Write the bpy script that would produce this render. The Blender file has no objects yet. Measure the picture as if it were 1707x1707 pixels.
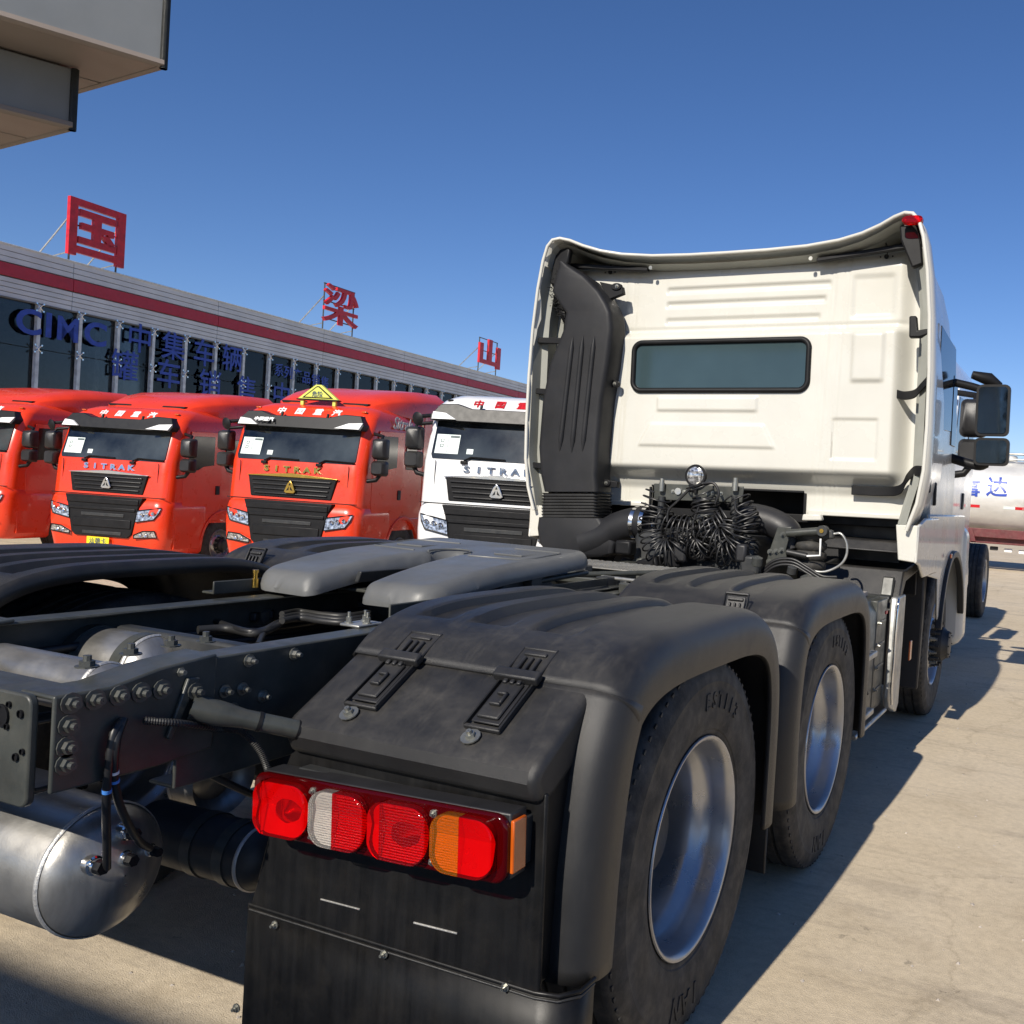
import bpy, bmesh, math, random
from mathutils import Vector as V, Matrix as M
random.seed(7)
SC = bpy.context.scene
COL = SC.collection
R = math.radians

# ------------------------------------------------------------------ camera
CAM = V((2.1646, -2.4435, 1.4895)); YAW, PITCH, ROLL, FPX, SHX = .4041, -.0205, .0631, 1586.24, 284.5
fw = V((-math.sin(YAW)*math.cos(PITCH), math.cos(YAW)*math.cos(PITCH), math.sin(PITCH)))
rt0 = V((math.cos(YAW), math.sin(YAW), 0)); up0 = rt0.cross(fw)
rt = math.cos(ROLL)*rt0+math.sin(ROLL)*up0; upv = -math.sin(ROLL)*rt0+math.cos(ROLL)*up0
cd = bpy.data.cameras.new('camera'); cam = bpy.data.objects.new('camera', cd); COL.objects.link(cam)
cam.matrix_world = M(((rt.x, upv.x, -fw.x, CAM.x), (rt.y, upv.y, -fw.y, CAM.y), (rt.z, upv.z, -fw.z, CAM.z), (0, 0, 0, 1)))
cd.sensor_width = 36; cd.sensor_fit = 'HORIZONTAL'; cd.lens = FPX/1707*36; cd.shift_x = -SHX/1707
cd.clip_start = .05; cd.clip_end = 3000
SC.camera = cam

def ray(px, py): return fw+rt*((px-853.5-SHX)/FPX)-upv*((py-853.5)/FPX)
def on(px, py, ax, v):
    """point where the sight line through a photo pixel meets the plane ax = v"""
    d = ray(px, py); i = 'xyz'.index(ax); return CAM+d*((v-CAM[i])/d[i])

# ------------------------------------------------------------------ sky and sun
SUND = V((.075, 1.44, -1.)).normalized()
ELEV = math.asin(-SUND.z)
w = bpy.data.worlds.new('World'); SC.world = w; w.use_nodes = True
nt = w.node_tree; bg = nt.nodes['Background']
sky = nt.nodes.new('ShaderNodeTexSky'); sky.sky_type = 'NISHITA'; sky.sun_disc = False
sky.sun_elevation = ELEV; sky.sun_rotation = math.pi; sky.altitude = 1200
sky.air_density = 1.0; sky.dust_density = .15; sky.ozone_density = 4.0
hs = nt.nodes.new('ShaderNodeHueSaturation'); hs.inputs['Saturation'].default_value = 1.14
nt.links.new(sky.outputs[0], hs.inputs['Color']); tn = nt.nodes.new('ShaderNodeMix'); tn.data_type = 'RGBA'; tn.blend_type = 'MULTIPLY'; tn.inputs[0].default_value = 1; tn.inputs[7].default_value = (1.06, 1.0, 1.14, 1)
nt.links.new(hs.outputs[0], tn.inputs[6]); nt.links.new(tn.outputs[2], bg.inputs[0]); bg.inputs[1].default_value = .076
ld = bpy.data.lights.new('sun', 'SUN'); ld.energy = 4.6; ld.angle = R(.5); ld.color = (1., .93, .82)
so = bpy.data.objects.new('sun', ld); COL.objects.link(so); so.rotation_euler = SUND.to_track_quat('-Z', 'Y').to_euler()
vs = SC.view_settings; vs.view_transform = 'Standard'; vs.look = 'None'; vs.gamma = 1; vs.exposure = 0.3; vs.use_curve_mapping = False

# ------------------------------------------------------------------ materials
def nodes(name):
    m = bpy.data.materials.new(name); m.use_nodes = True
    return m, m.node_tree, m.node_tree.nodes['Principled BSDF']
def noise(nt, scale, detail=4, rough=.55, src='Object', stretch=None):
    tc = nt.nodes.new('ShaderNodeTexCoord'); n = nt.nodes.new('ShaderNodeTexNoise')
    n.inputs['Scale'].default_value = scale; n.inputs['Detail'].default_value = detail; n.inputs['Roughness'].default_value = rough
    if stretch:
        mp = nt.nodes.new('ShaderNodeMapping'); mp.inputs['Scale'].default_value = stretch
        nt.links.new(tc.outputs[src], mp.inputs[0]); nt.links.new(mp.outputs[0], n.inputs[0])
    else: nt.links.new(tc.outputs[src], n.inputs[0])
    return n
def ramp(nt, fac, stops):
    r = nt.nodes.new('ShaderNodeValToRGB'); e = r.color_ramp.elements
    while len(e) < len(stops): e.new(.5)
    for k, (p, c) in enumerate(stops): e[k].position = p; e[k].color = (*c, 1) if len(c) == 3 else c
    nt.links.new(fac, r.inputs[0]); return r
def mat(name, col, rough=.5, metal=0, var=.12, vs=6, bump=0, bs=300, coat=0, rvar=.1, dust=0, stretch=None, spec=None, trans=0):
    m, nt, b = nodes(name)
    n = noise(nt, vs, 5, stretch=stretch)
    lo = tuple(max(0, c*(1-var*2)) for c in col); hi = tuple(min(1, c*(1+var*2)) for c in col)
    r = ramp(nt, n.outputs[0], [(.3, lo), (.7, hi)])
    src = r.outputs[0]
    if dust:
        n2 = noise(nt, vs*2.3, 8, .7)
        r2 = ramp(nt, n2.outputs[0], [(.45, (0, 0, 0)), (.75, (dust,)*3)])
        mx = nt.nodes.new('ShaderNodeMix'); mx.data_type = 'RGBA'
        nt.links.new(r2.outputs[0], mx.inputs[0]); nt.links.new(src, mx.inputs[6]); mx.inputs[7].default_value = (.36, .31, .24, 1)
        src = mx.outputs[2]
    nt.links.new(src, b.inputs['Base Color'])
    rr = ramp(nt, noise(nt, vs*1.7, 5).outputs[0], [(.3, (max(.02, rough-rvar),)*3), (.7, (min(1, rough+rvar),)*3)])
    nt.links.new(rr.outputs[0], b.inputs['Roughness'])
    b.inputs['Metallic'].default_value = metal; b.inputs['Coat Weight'].default_value = coat; b.inputs['Coat Roughness'].default_value = .04
    if spec is not None: b.inputs['Specular IOR Level'].default_value = spec
    if trans: b.inputs['Transmission Weight'].default_value = trans
    if bump:
        bn = noise(nt, bs, 3); bp = nt.nodes.new('ShaderNodeBump'); bp.inputs['Strength'].default_value = bump; bp.inputs['Distance'].default_value = .002
        nt.links.new(bn.outputs[0], bp.inputs['Height']); nt.links.new(bp.outputs[0], b.inputs['Normal'])
    return m
def lensmat(name, col, rough=.08, hexs=0, hexstr=.6):
    """tinted clear plastic: coloured light passes, sky mirrors on the outside"""
    m = bpy.data.materials.new(name); m.use_nodes = True; nt = m.node_tree
    nt.nodes.remove(nt.nodes['Principled BSDF']); out = nt.nodes['Material Output']
    t = nt.nodes.new('ShaderNodeBsdfTransparent'); t.inputs[0].default_value = (*col, 1)
    tl = nt.nodes.new('ShaderNodeBsdfTranslucent'); tl.inputs[0].default_value = (*[min(1, c*1.1) for c in col], 1)
    d = nt.nodes.new('ShaderNodeBsdfDiffuse'); d.inputs[0].default_value = (*[c*.9 for c in col], 1)
    g = nt.nodes.new('ShaderNodeBsdfGlossy'); g.inputs[1].default_value = rough
    m1 = nt.nodes.new('ShaderNodeMixShader'); m1.inputs[0].default_value = .16
    m2 = nt.nodes.new('ShaderNodeMixShader'); fr = nt.nodes.new('ShaderNodeFresnel'); fr.inputs[0].default_value = 1.45
    nt.links.new(t.outputs[0], m1.inputs[1]); nt.links.new(d.outputs[0], m1.inputs[2])
    nt.links.new(fr.outputs[0], m2.inputs[0]); nt.links.new(m1.outputs[0], m2.inputs[1]); nt.links.new(g.outputs[0], m2.inputs[2])
    if hexs:
        tc = nt.nodes.new('ShaderNodeTexCoord'); vo = nt.nodes.new('ShaderNodeTexVoronoi'); vo.inputs['Scale'].default_value = hexs; vo.inputs['Randomness'].default_value = 0.25
        nt.links.new(tc.outputs['Object'], vo.inputs[0])
        bp = nt.nodes.new('ShaderNodeBump'); bp.inputs['Strength'].default_value = hexstr; bp.inputs['Distance'].default_value = .004
        nt.links.new(vo.outputs[0], bp.inputs['Height'])
        for s in (g, d, fr): nt.links.new(bp.outputs[0], s.inputs['Normal'])
    nt.links.new(m2.outputs[0], out.inputs[0]); return m
def glassmat(name, tint, alpha=.35, gloss=.02):
    """tinted pane: part of the light passes, the rest is dark body; outside reflects"""
    m = bpy.data.materials.new(name); m.use_nodes = True; nt = m.node_tree
    nt.nodes.remove(nt.nodes['Principled BSDF']); out = nt.nodes['Material Output']
    t = nt.nodes.new('ShaderNodeBsdfTransparent'); t.inputs[0].default_value = (*[c*alpha for c in tint], 1)
    g = nt.nodes.new('ShaderNodeBsdfGlossy'); g.inputs[1].default_value = gloss
    fr = nt.nodes.new('ShaderNodeFresnel'); fr.inputs[0].default_value = 1.5
    mx = nt.nodes.new('ShaderNodeMixShader')
    nt.links.new(fr.outputs[0], mx.inputs[0]); nt.links.new(t.outputs[0], mx.inputs[1]); nt.links.new(g.outputs[0], mx.inputs[2])
    nt.links.new(mx.outputs[0], out.inputs[0]); return m

MT = {}
def plastic_mat():
    m, nt, b = nodes('black_plastic'); L = nt.links.new
    n1 = noise(nt, 3.2, 7, .65); n2 = noise(nt, 26, 6, .7); n3 = noise(nt, 1100, 2, .6); n4 = noise(nt, 7, 8, .75, stretch=(5, 1, .7))
    base = ramp(nt, n1.outputs[0], [(.3, (.012, .012, .013)), (.7, (.021, .021, .022))])
    ge = nt.nodes.new('ShaderNodeNewGeometry'); sp = nt.nodes.new('ShaderNodeSeparateXYZ'); L(ge.outputs['Normal'], sp.inputs[0])
    upm = ramp(nt, sp.outputs[2], [(.2, (.12,)*3), (.95, (1,)*3)])
    d1 = ramp(nt, n1.outputs[0], [(.38, (.0,)*3), (.72, (.16,)*3)]); d2 = ramp(nt, n2.outputs[0], [(.35, (.25,)*3), (.7, (1,)*3)]); d3 = ramp(nt, n4.outputs[0], [(.52, (0,)*3), (.68, (.05,)*3)])
    mu = nt.nodes.new('ShaderNodeMath'); mu.operation = 'MULTIPLY'; L(d1.outputs[0], mu.inputs[0]); L(d2.outputs[0], mu.inputs[1])
    ad = nt.nodes.new('ShaderNodeMath'); ad.operation = 'ADD'; L(mu.outputs[0], ad.inputs[0]); L(d3.outputs[0], ad.inputs[1])
    mm = nt.nodes.new('ShaderNodeMath'); mm.operation = 'MULTIPLY'; L(ad.outputs[0], mm.inputs[0]); L(upm.outputs[0], mm.inputs[1])
    mx = nt.nodes.new('ShaderNodeMix'); mx.data_type = 'RGBA'; L(mm.outputs[0], mx.inputs[0]); L(base.outputs[0], mx.inputs[6]); mx.inputs[7].default_value = (.30, .27, .22, 1)
    L(mx.outputs[2], b.inputs['Base Color'])
    rr = ramp(nt, ad.outputs[0], [(.0, (.37,)*3), (.2, (.55,)*3)]); L(rr.outputs[0], b.inputs['Roughness'])
    bp = nt.nodes.new('ShaderNodeBump'); bp.inputs['Strength'].default_value = .42; bp.inputs['Distance'].default_value = .0015
    L(n3.outputs[0], bp.inputs['Height']); L(bp.outputs[0], b.inputs['Normal'])
    return m
MT['plastic'] = plastic_mat()
MT['plastic_dark'] = mat('dark_plastic', (.016, .016, .018), .5, bump=.2, bs=600)
MT['rubber'] = mat('tyre_rubber', (.026, .025, .024), .72, var=.3, vs=9, bump=.3, bs=140, dust=.16)
MT['rim'] = mat('silver_rim', (.42, .43, .45), .33, .75, var=.1, vs=5, dust=.06, rvar=.12)
MT['flap'] = mat('smooth_black_flap', (.0055, .0055, .006), .45, spec=.3, var=.25, vs=5, stretch=(9, 1, .6), bump=.1, bs=400, rvar=.1, dust=.02)
MT['frame'] = mat('chassis_paint', (.046, .049, .044), .38, var=.15, vs=8, bump=.1, bs=300, dust=.07)
MT['frame_dark'] = mat('chassis_dark', (.022, .024, .026), .5, dust=.06)
MT['fifth'] = mat('fifth_wheel_paint', (.115, .118, .118), .42, var=.08, vs=4, bump=.08, bs=200, dust=.06)
MT['bolt'] = mat('zinc_bolt', (.33, .33, .3), .38, .85, dust=.1)
MT['bolt_dark'] = mat('dark_bolt', (.1, .105, .1), .45, .6, dust=.1)
MT['tank'] = mat('raw_aluminium', (.36, .35, .33), .36, .8, var=.14, vs=7, bump=.12, bs=220, dust=.12, stretch=(1, 4, 1))
MT['weld'] = mat('weld_bead', (.55, .54, .52), .5, .7, bump=.9, bs=160)
MT['white'] = mat('cream_white_paint', (.60, .588, .53), .30, var=.025, vs=2.2, coat=.5, rvar=.08, dust=.05)
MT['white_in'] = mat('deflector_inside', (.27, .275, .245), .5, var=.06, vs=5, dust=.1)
MT['red'] = mat('red_paint', (.78, .046, .010), .3, var=.03, vs=3, coat=.45, rvar=.05)
MT['white_t'] = mat('white_truck_paint', (.8, .8, .8), .3, var=.02, vs=3, coat=.8, rvar=.05)
MT['glass'] = mat('dark_glass', (.010, .012, .014), .08, var=.1, vs=2, rvar=.02, spec=.4)
MT['rear_glass'] = mat('tinted_rear_glass', (.036, .060, .066), .06, var=.06, vs=2, rvar=.02, spec=.6)
MT['wscreen'] = mat('windscreen', (.03, .036, .038), .04, var=.5, vs=1.1, rvar=.01, spec=.8)
MT['chrome'] = mat('chrome', (.75, .75, .75), .14, 1, var=.05)
MT['gold'] = mat('gold_trim', (.62, .40, .09), .25, 1, var=.06)
MT['lamp_glass'] = mat('headlamp_glass', (.55, .56, .58), .12, .6, var=.6, vs=26, rvar=.05)
MT['lens_red'] = lensmat('red_lens', (.90, .006, .008), hexs=0)
MT['lens_red_hex'] = lensmat('red_prism_lens', (.90, .006, .008), hexs=170)
MT['lens_amber'] = lensmat('amber_prism_lens', (.95, .30, .01), hexs=190)
MT['lens_clear'] = lensmat('clear_prism_lens', (.85, .80, .74), hexs=190)
MT['lens_base'] = lensmat('dark_red_lens', (.30, .003, .005))
MT['reflector'] = mat('lamp_reflector', (.8, .8, .8), .3, .4, var=.05)
MT['orange'] = mat('orange_reflector', (.55, .10, .008), .2, coat=.5)
MT['hose'] = mat('black_hose', (.014, .014, .015), .4, var=.1)
MT['corr'] = mat('corrugated_hose', (.02, .02, .02), .5)
MT['blue_tape'] = mat('blue_tape', (.06, .22, .62), .4)
MT['white_tape'] = mat('white_tape', (.7, .7, .72), .5)
MT['wood'] = mat('weathered_board', (.36, .32, .28), .8, var=.2, vs=9, stretch=(1, 14, 1), bump=.4, bs=60)
MT['galv'] = mat('galvanised', (.42, .42, .4), .42, .7, var=.14, vs=12)
MT['yellow'] = mat('yellow_plate', (.85, .72, .02), .4, var=.02)
MT['sign_yellow'] = mat('warning_yellow', (.66, .68, .12), .45, var=.06)
MT['black'] = mat('black_trim', (.009, .009, .010), .5, spec=.25)
MT['visor'] = mat('smoked_visor', (.009, .0095, .011), .4, rvar=.03, spec=.3)
MT['duct'] = mat('duct_plastic', (.015, .0155, .018), .55, var=.15, vs=4, bump=.2, bs=700, rvar=.06, dust=.015, spec=.3)
MT['paper'] = mat('paper', (.66, .74, .72), .6, var=.03)
MT['ink'] = mat('ink', (.06, .09, .1), .6)
MT['ltr_white'] = mat('white_lettering', (.85, .85, .83), .4, var=.02)
MT['ltr_red'] = mat('red_lettering', (.52, .012, .02), .4)
MT['ltr_grey'] = mat('grey_lettering', (.3, .28, .28), .4)
MT['ltr_blue'] = mat('blue_lettering', (.016, .055, .36), .4)
MT['clad'] = mat('white_cladding', (.62, .64, .64), .45, var=.06, vs=1.2, dust=.06)
MT['clad_red'] = mat('red_cladding', (.42, .012, .03), .4, var=.05)
MT['bglass'] = glassmat('curtain_glass', (.85, .9, .93), .62)
MT['interior'] = mat('dim_interior', (.20, .21, .21), .8)
MT['interior_col'] = mat('pale_column', (.6, .6, .58), .6)
MT['mullion'] = mat('steel_mullion', (.62, .66, .66), .45, 0)
MT['canopy'] = mat('canopy_panel', (.20, .212, .215), .5, var=.06, vs=1.5, dust=.05)
MT['canopy_under'] = mat('canopy_soffit', (.27, .225, .19), .6, var=.06, vs=1.2)
MT['steel'] = mat('brushed_tank', (.68, .67, .64), .42, .4, var=.08, vs=2.5, stretch=(.6, 1, 1), rvar=.08, dust=.08)
MT['maroon'] = mat('maroon_frame', (.11, .018, .02), .5, dust=.12)
MT['diamond'] = mat('tread_plate', (.34, .33, .3), .42, .6, dust=.15)
MT['lens_lamp'] = mat('work_lamp_lens', (.75, .76, .78), .1, .7, var=.5, vs=60)
MT['mirror'] = mat('mirror_glass', (.10, .12, .13), .03, 1, var=.02)

# ground: sandy worn concrete
def ground_mat():
    m, nt, b = nodes('dusty_concrete')
    L = nt.links.new
    n1 = noise(nt, .35, 6, .6); n2 = noise(nt, 2.6, 8, .62); n3 = noise(nt, 26, 6, .7); n4 = noise(nt, 240, 2, .6)
    n5 = noise(nt, 1.1, 9, .72, stretch=(.5, 2.6, 1))
    c1 = ramp(nt, n1.outputs[0], [(.3, (.53, .435, .30)), (.72, (.60, .515, .395))])
    c2 = ramp(nt, n2.outputs[0], [(.25, (.82, .80, .78)), (.45, (1., 1., 1.)), (.75, (1.1, 1.1, 1.1))])
    c3 = ramp(nt, n3.outputs[0], [(.3, (.87, .87, .87)), (.6, (1.07, 1.07, 1.07))])
    c4 = ramp(nt, n4.outputs[0], [(.3, (.86, .86, .86)), (.65, (1.1, 1.1, 1.1))])
    c5 = ramp(nt, n5.outputs[0], [(.36, (.80, .80, .82)), (.47, (1, 1, 1))])
    prev = c1.outputs[0]
    for c in (c2, c3, c4, c5):
        mx = nt.nodes.new('ShaderNodeMix'); mx.data_type = 'RGBA'; mx.blend_type = 'MULTIPLY'; mx.inputs[0].default_value = 1
        L(prev, mx.inputs[6]); L(c.outputs[0], mx.inputs[7]); prev = mx.outputs[2]
    # hairline cracks
    tc = nt.nodes.new('ShaderNodeTexCoord'); wob = noise(nt, 1.7, 6, .7)
    ad = nt.nodes.new('ShaderNodeVectorMath'); ad.operation = 'MULTIPLY_ADD'; ad.inputs[1].default_value = (.55, .55, 0)
    L(wob.outputs[1], ad.inputs[0]); L(tc.outputs['Object'], ad.inputs[2])
    vo = nt.nodes.new('ShaderNodeTexVoronoi'); vo.feature = 'DISTANCE_TO_EDGE'; vo.inputs['Scale'].default_value = .42
    L(ad.outputs[0], vo.inputs[0])
    cr = ramp(nt, vo.outputs[0], [(.0, (.45, .43, .4)), (.006, (1, 1, 1))])
    mx = nt.nodes.new('ShaderNodeMix'); mx.data_type = 'RGBA'; mx.blend_type = 'MULTIPLY'; mx.inputs[0].default_value = .28
    L(prev, mx.inputs[6]); L(cr.outputs[0], mx.inputs[7]); L(mx.outputs[2], b.inputs['Base Color'])
    prev = mx.outputs[2]
    for sc_, th_, dk in ((1.3, .045, .55), (5.5, .075, .5), (17, .10, .62)):
        v2 = nt.nodes.new('ShaderNodeTexVoronoi'); v2.inputs['Scale'].default_value = sc_; L(ad.outputs[0], v2.inputs[0])
        m2 = noise(nt, sc_*.45, 3, .5)
        gt = ramp(nt, m2.outputs[0], [(.50, (0,)*3), (.58, (1,)*3)]); sp_ = ramp(nt, v2.outputs[0], [(th_*.6, (1,)*3), (th_*1.6, (0,)*3)])
        mu = nt.nodes.new('ShaderNodeMath'); mu.operation = 'MULTIPLY'; L(gt.outputs[0], mu.inputs[0]); L(sp_.outputs[0], mu.inputs[1])
        m3 = nt.nodes.new('ShaderNodeMath'); m3.operation = 'MULTIPLY'; L(mu.outputs[0], m3.inputs[0]); m3.inputs[1].default_value = 1-dk
        mx2 = nt.nodes.new('ShaderNodeMix'); mx2.data_type = 'RGBA'; L(m3.outputs[0], mx2.inputs[0]); L(prev, mx2.inputs[6]); mx2.inputs[7].default_value = (.08, .07, .06, 1); prev = mx2.outputs[2]
    L(prev, b.inputs['Base Color'])
    b.inputs['Roughness'].default_value = .9; b.inputs['Specular IOR Level'].default_value = .25
    s = nt.nodes.new('ShaderNodeMath'); s.operation = 'ADD'; L(n3.outputs[0], s.inputs[0]); L(n4.outputs[0], s.inputs[1])
    bp = nt.nodes.new('ShaderNodeBump'); bp.inputs['Strength'].default_value = .5; bp.inputs['Distance'].default_value = .006
    L(s.outputs[0], bp.inputs['Height']); L(bp.outputs[0], b.inputs['Normal'])
    return m
MT['ground'] = ground_mat()

# ------------------------------------------------------------------ mesh tools
class MB:
    def __init__(s): s.v = []; s.f = []
    def add(s, vs, fs):
        n = len(s.v); s.v += [tuple(p) for p in vs]; s.f += [tuple(i+n for i in f) for f in fs]; return s
    def box(s, c, d, rot=None):
        hx, hy, hz = d[0]/2, d[1]/2, d[2]/2; c = V(c)
        P = [V((x, y, z)) for x in (-hx, hx) for y in (-hy, hy) for z in (-hz, hz)]
        if rot is not None: P = [rot @ p for p in P]
        return s.add([p+c for p in P], [(0, 1, 3, 2), (4, 6, 7, 5), (0, 4, 5, 1), (2, 3, 7, 6), (0, 2, 6, 4), (1, 5, 7, 3)])
    def prism(s, poly, ax, a, b):
        def mk(p, t): return {'x': (t, p[0], p[1]), 'y': (p[0], t, p[1]), 'z': (p[0], p[1], t)}[ax]
        n = len(poly)
        return s.add([mk(p, a) for p in poly]+[mk(p, b) for p in poly],
                     [tuple(range(n))[::-1], tuple(range(n, 2*n))]+[(i, (i+1) % n, n+(i+1) % n, n+i) for i in range(n)])
    def grid(s, P, closed=False):
        r, c = len(P), len(P[0]); fs = []
        for i in range(r-1):
            for j in range(c if closed else c-1):
                k = (j+1) % c; fs.append((i*c+j, i*c+k, (i+1)*c+k, (i+1)*c+j))
        return s.add([p for row in P for p in row], fs)
    def loft(s, rings, cap=True):
        n = len(rings[0]); s0 = len(s.v); s.grid(rings, True)
        if cap:
            s.f.append(tuple(s0+i for i in range(n))[::-1]); e = s0+(len(rings)-1)*n; s.f.append(tuple(e+i for i in range(n)))
        return s
    def tube(s, pts, r, n=8, cap=True):
        pts = [V(p) for p in pts]; rings = []; m = len(pts)
        rs = r if isinstance(r, (list, tuple)) else [r]*m
        t = (pts[1]-pts[0]).normalized(); a = t.orthogonal().normalized()
        for i, p in enumerate(pts):
            if i == 0: t = pts[1]-pts[0]
            elif i == m-1: t = pts[-1]-pts[-2]
            else: t = pts[i+1]-pts[i-1]
            t = t.normalized() if t.length > 1e-9 else V((0, 0, 1)); a = (a-t*a.dot(t))
            a = a.normalized() if a.length > 1e-6 else t.orthogonal().normalized()
            b = t.cross(a)
            rings.append([p+(a*math.cos(q)+b*math.sin(q))*rs[i] for q in [2*math.pi*k/n for k in range(n)]])
        return s.loft(rings, cap)
    def lathe(s, prof, o, ax, n=32, cap=False):
        o = V(o); ax = V(ax).normalized(); a = ax.orthogonal().normalized()
        if abs(ax.x) > .99: a = V((0, 1, 0))
        b = ax.cross(a)
        rings = [[o+ax*t+(a*math.cos(q)+b*math.sin(q))*r for q in [2*math.pi*k/n for k in range(n)]] for t, r in prof]
        return s.loft(rings, cap)
    def hexbolt(s, o, ax, r=.014, h=.012, washer=1.55):
        o = V(o); ax = V(ax).normalized()
        if washer: s.lathe([(0, .001), (0, r*washer), (.003, r*washer), (.003, .001)], o, ax, 12)
        s.lathe([(.003, r), (.003+h, r), (.003+h, .001)], o, ax, 6)
        return s.lathe([(.003+h, r*.55), (.003+h*2, r*.55), (.003+h*2, .001)], o, ax, 8)
    def build(s, name, m, parent=None, bevel=0, seg=2, smooth=35, solid=0, loc=None, recalc=True):
        me = bpy.data.meshes.new(name); me.from_pydata(s.v, [], s.f); me.update()
        if recalc:
            bm = bmesh.new(); bm.from_mesh(me); bmesh.ops.recalc_face_normals(bm, faces=bm.faces); bm.to_mesh(me); bm.free()
        if smooth:
            me.shade_smooth(); me.set_sharp_from_angle(angle=R(smooth))
        me.materials.append(MT[m] if isinstance(m, str) else m)
        o = bpy.data.objects.new(name, me); COL.objects.link(o)
        if parent: o.parent = parent
        if loc: o.location = loc
        if solid:
            d = o.modifiers.new('solid', 'SOLIDIFY'); d.thickness = solid; d.offset = 0
        if bevel:
            d = o.modifiers.new('bevel', 'BEVEL'); d.width = bevel; d.segments = seg; d.limit_method = 'ANGLE'; d.angle_limit = R(40)
            d.harden_normals = False
        return o
def B(name, m, parent, c, d, bevel=.004, rot=None, seg=2): return MB().box(c, d, rot).build(name, m, parent, bevel, seg)
def T(name, m, parent, pts, r, n=8): return MB().tube(pts, r, n).build(name, m, parent, smooth=60)
def PR(name, m, parent, poly, ax, a, b, bevel=.004, seg=2): return MB().prism(poly, ax, a, b).build(name, m, parent, bevel, seg)
def thing(name, label, cat, loc=(0, 0, 0), rz=0, group=None, kind=None):
    o = bpy.data.objects.new(name, None); COL.objects.link(o); o.location = loc; o.rotation_euler = (0, 0, rz)
    o['label'] = label; o['category'] = cat; o.empty_display_size = .2
    if group: o['group'] = group
    if kind: o['kind'] = kind
    return o
def copy(o, parent=None, **kw):
    c = o.copy(); COL.objects.link(c)
    if parent is not None: c.parent = parent
    for ch in o.children: copy(ch, c)
    for k, v in kw.items(): setattr(c, k, v)
    return c
_tc = {}
def text(name, s, size, m, parent, o, right, up, depth=.01, bold=0, align='CENTER', shear=0, spacing=1, wscale=1):
    """real raised lettering: o is the middle of the line's base; right/up give its plane"""
    key = (s, size, depth, bold, align, shear, spacing)
    if key not in _tc:
        c = bpy.data.curves.new('t', 'FONT'); c.body = s; c.size = size; c.extrude = depth/2; c.align_x = align; c.offset = bold; c.shear = shear; c.space_character = spacing; c.resolution_u = 4
        t = bpy.data.objects.new('t', c); COL.objects.link(t); dg = bpy.context.evaluated_depsgraph_get()
        me = bpy.data.meshes.new_from_object(t.evaluated_get(dg))
        _tc[key] = ([v.co.copy() for v in me.vertices], [tuple(p.vertices) for p in me.polygons])
        bpy.data.objects.remove(t); bpy.data.curves.remove(c); bpy.data.meshes.remove(me)
    vs, fs = _tc[key]; right = V(right).normalized(); up = V(up).normalized(); n = right.cross(up); o = V(o)
    b = MB(); b.add([o+right*(v.x*wscale)+up*v.y+n*v.z for v in vs], fs)
    return b.build(name, m, parent, smooth=0, recalc=False)
def rrect(w, h, r, n=5, cx=0, cy=0):
    P = []
    for sx, sy, a0 in ((1, 1, 0), (-1, 1, 90), (-1, -1, 180), (1, -1, 270)):
        for k in range(n+1):
            a = R(a0+90*k/n); P.append((cx+sx*(w/2-r)+r*math.cos(a), cy+sy*(h/2-r)+r*math.sin(a)))
    return P
def sm(a, b, x):
    t = min(1, max(0, (x-a)/(b-a))); return t*t*(3-2*t)
def spline(pts, n=8):
    pts = [V(p) for p in pts]; P = [pts[0]*2-pts[1]]+pts+[pts[-1]*2-pts[-2]]; out = []
    for i in range(1, len(P)-2):
        for k in range(n):
            t = k/n; a, b, c, d = P[i-1:i+3]
            out.append(.5*((2*b)+(c-a)*t+(2*a-5*b+4*c-d)*t*t+(3*b-a-3*c+d)*t**3))
    return out+[pts[-1]]

# ------------------------------------------------------------------ setting
def gz(x, y=0):
    """the yard falls gently towards the showroom"""
    return -min(.62, max(0., (-2.6-x)*.062))
xs = [-900, -300, -120, -60]+[-40+2*i for i in range(14)]+[-12.6+.5*i for i in range(21)]+[0, 4, 10, 25, 60, 150, 500, 900]
xs = sorted(set(round(x, 3) for x in xs)); ys = [-900, -200, -60, -20, -8, -2, 2, 6, 12, 25, 50, 120, 400, 900]
g = MB().grid([[(x, y, gz(x)) for x in xs] for y in ys]).build('ground', 'ground', None, smooth=60)
g['kind'] = 'structure'; g['label'] = 'dusty sand coloured concrete yard'
# loose grit lying on the yard
gr = MB(); rg = random.Random(3)
for i in range(700):
    x = 1.1+abs(rg.gauss(0, 1.6)); y = rg.uniform(-.6, 13); s = rg.choice((.003, .004, .004, .006, .009))*rg.uniform(.7, 1.3)
    if rg.random() < .25: x = rg.uniform(-2.2, 1.3); y = rg.uniform(-1.2, .3)
    a = rg.uniform(0, 6.28)
    P = [(x+s*math.cos(a+k*1.571)*rg.uniform(.6, 1.4), y+s*math.sin(a+k*1.571)*rg.uniform(.6, 1.4), 0) for k in range(4)]
    gr.add(P+[(x, y, s*rg.uniform(.5, 1.1))], [(0, 1, 4), (1, 2, 4), (2, 3, 4), (3, 0, 4)])
gro = gr.build('grit', 'wood', None, smooth=0); gro['kind'] = 'stuff'; gro['label'] = 'scattered small stones on the concrete'; gro['category'] = 'grit'
# ================================================================== the tractor unit in front
TR = thing('tractor_truck', 'white cab tractor truck with bare black chassis, fifth wheel and red tail lamp', 'truck')

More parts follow.
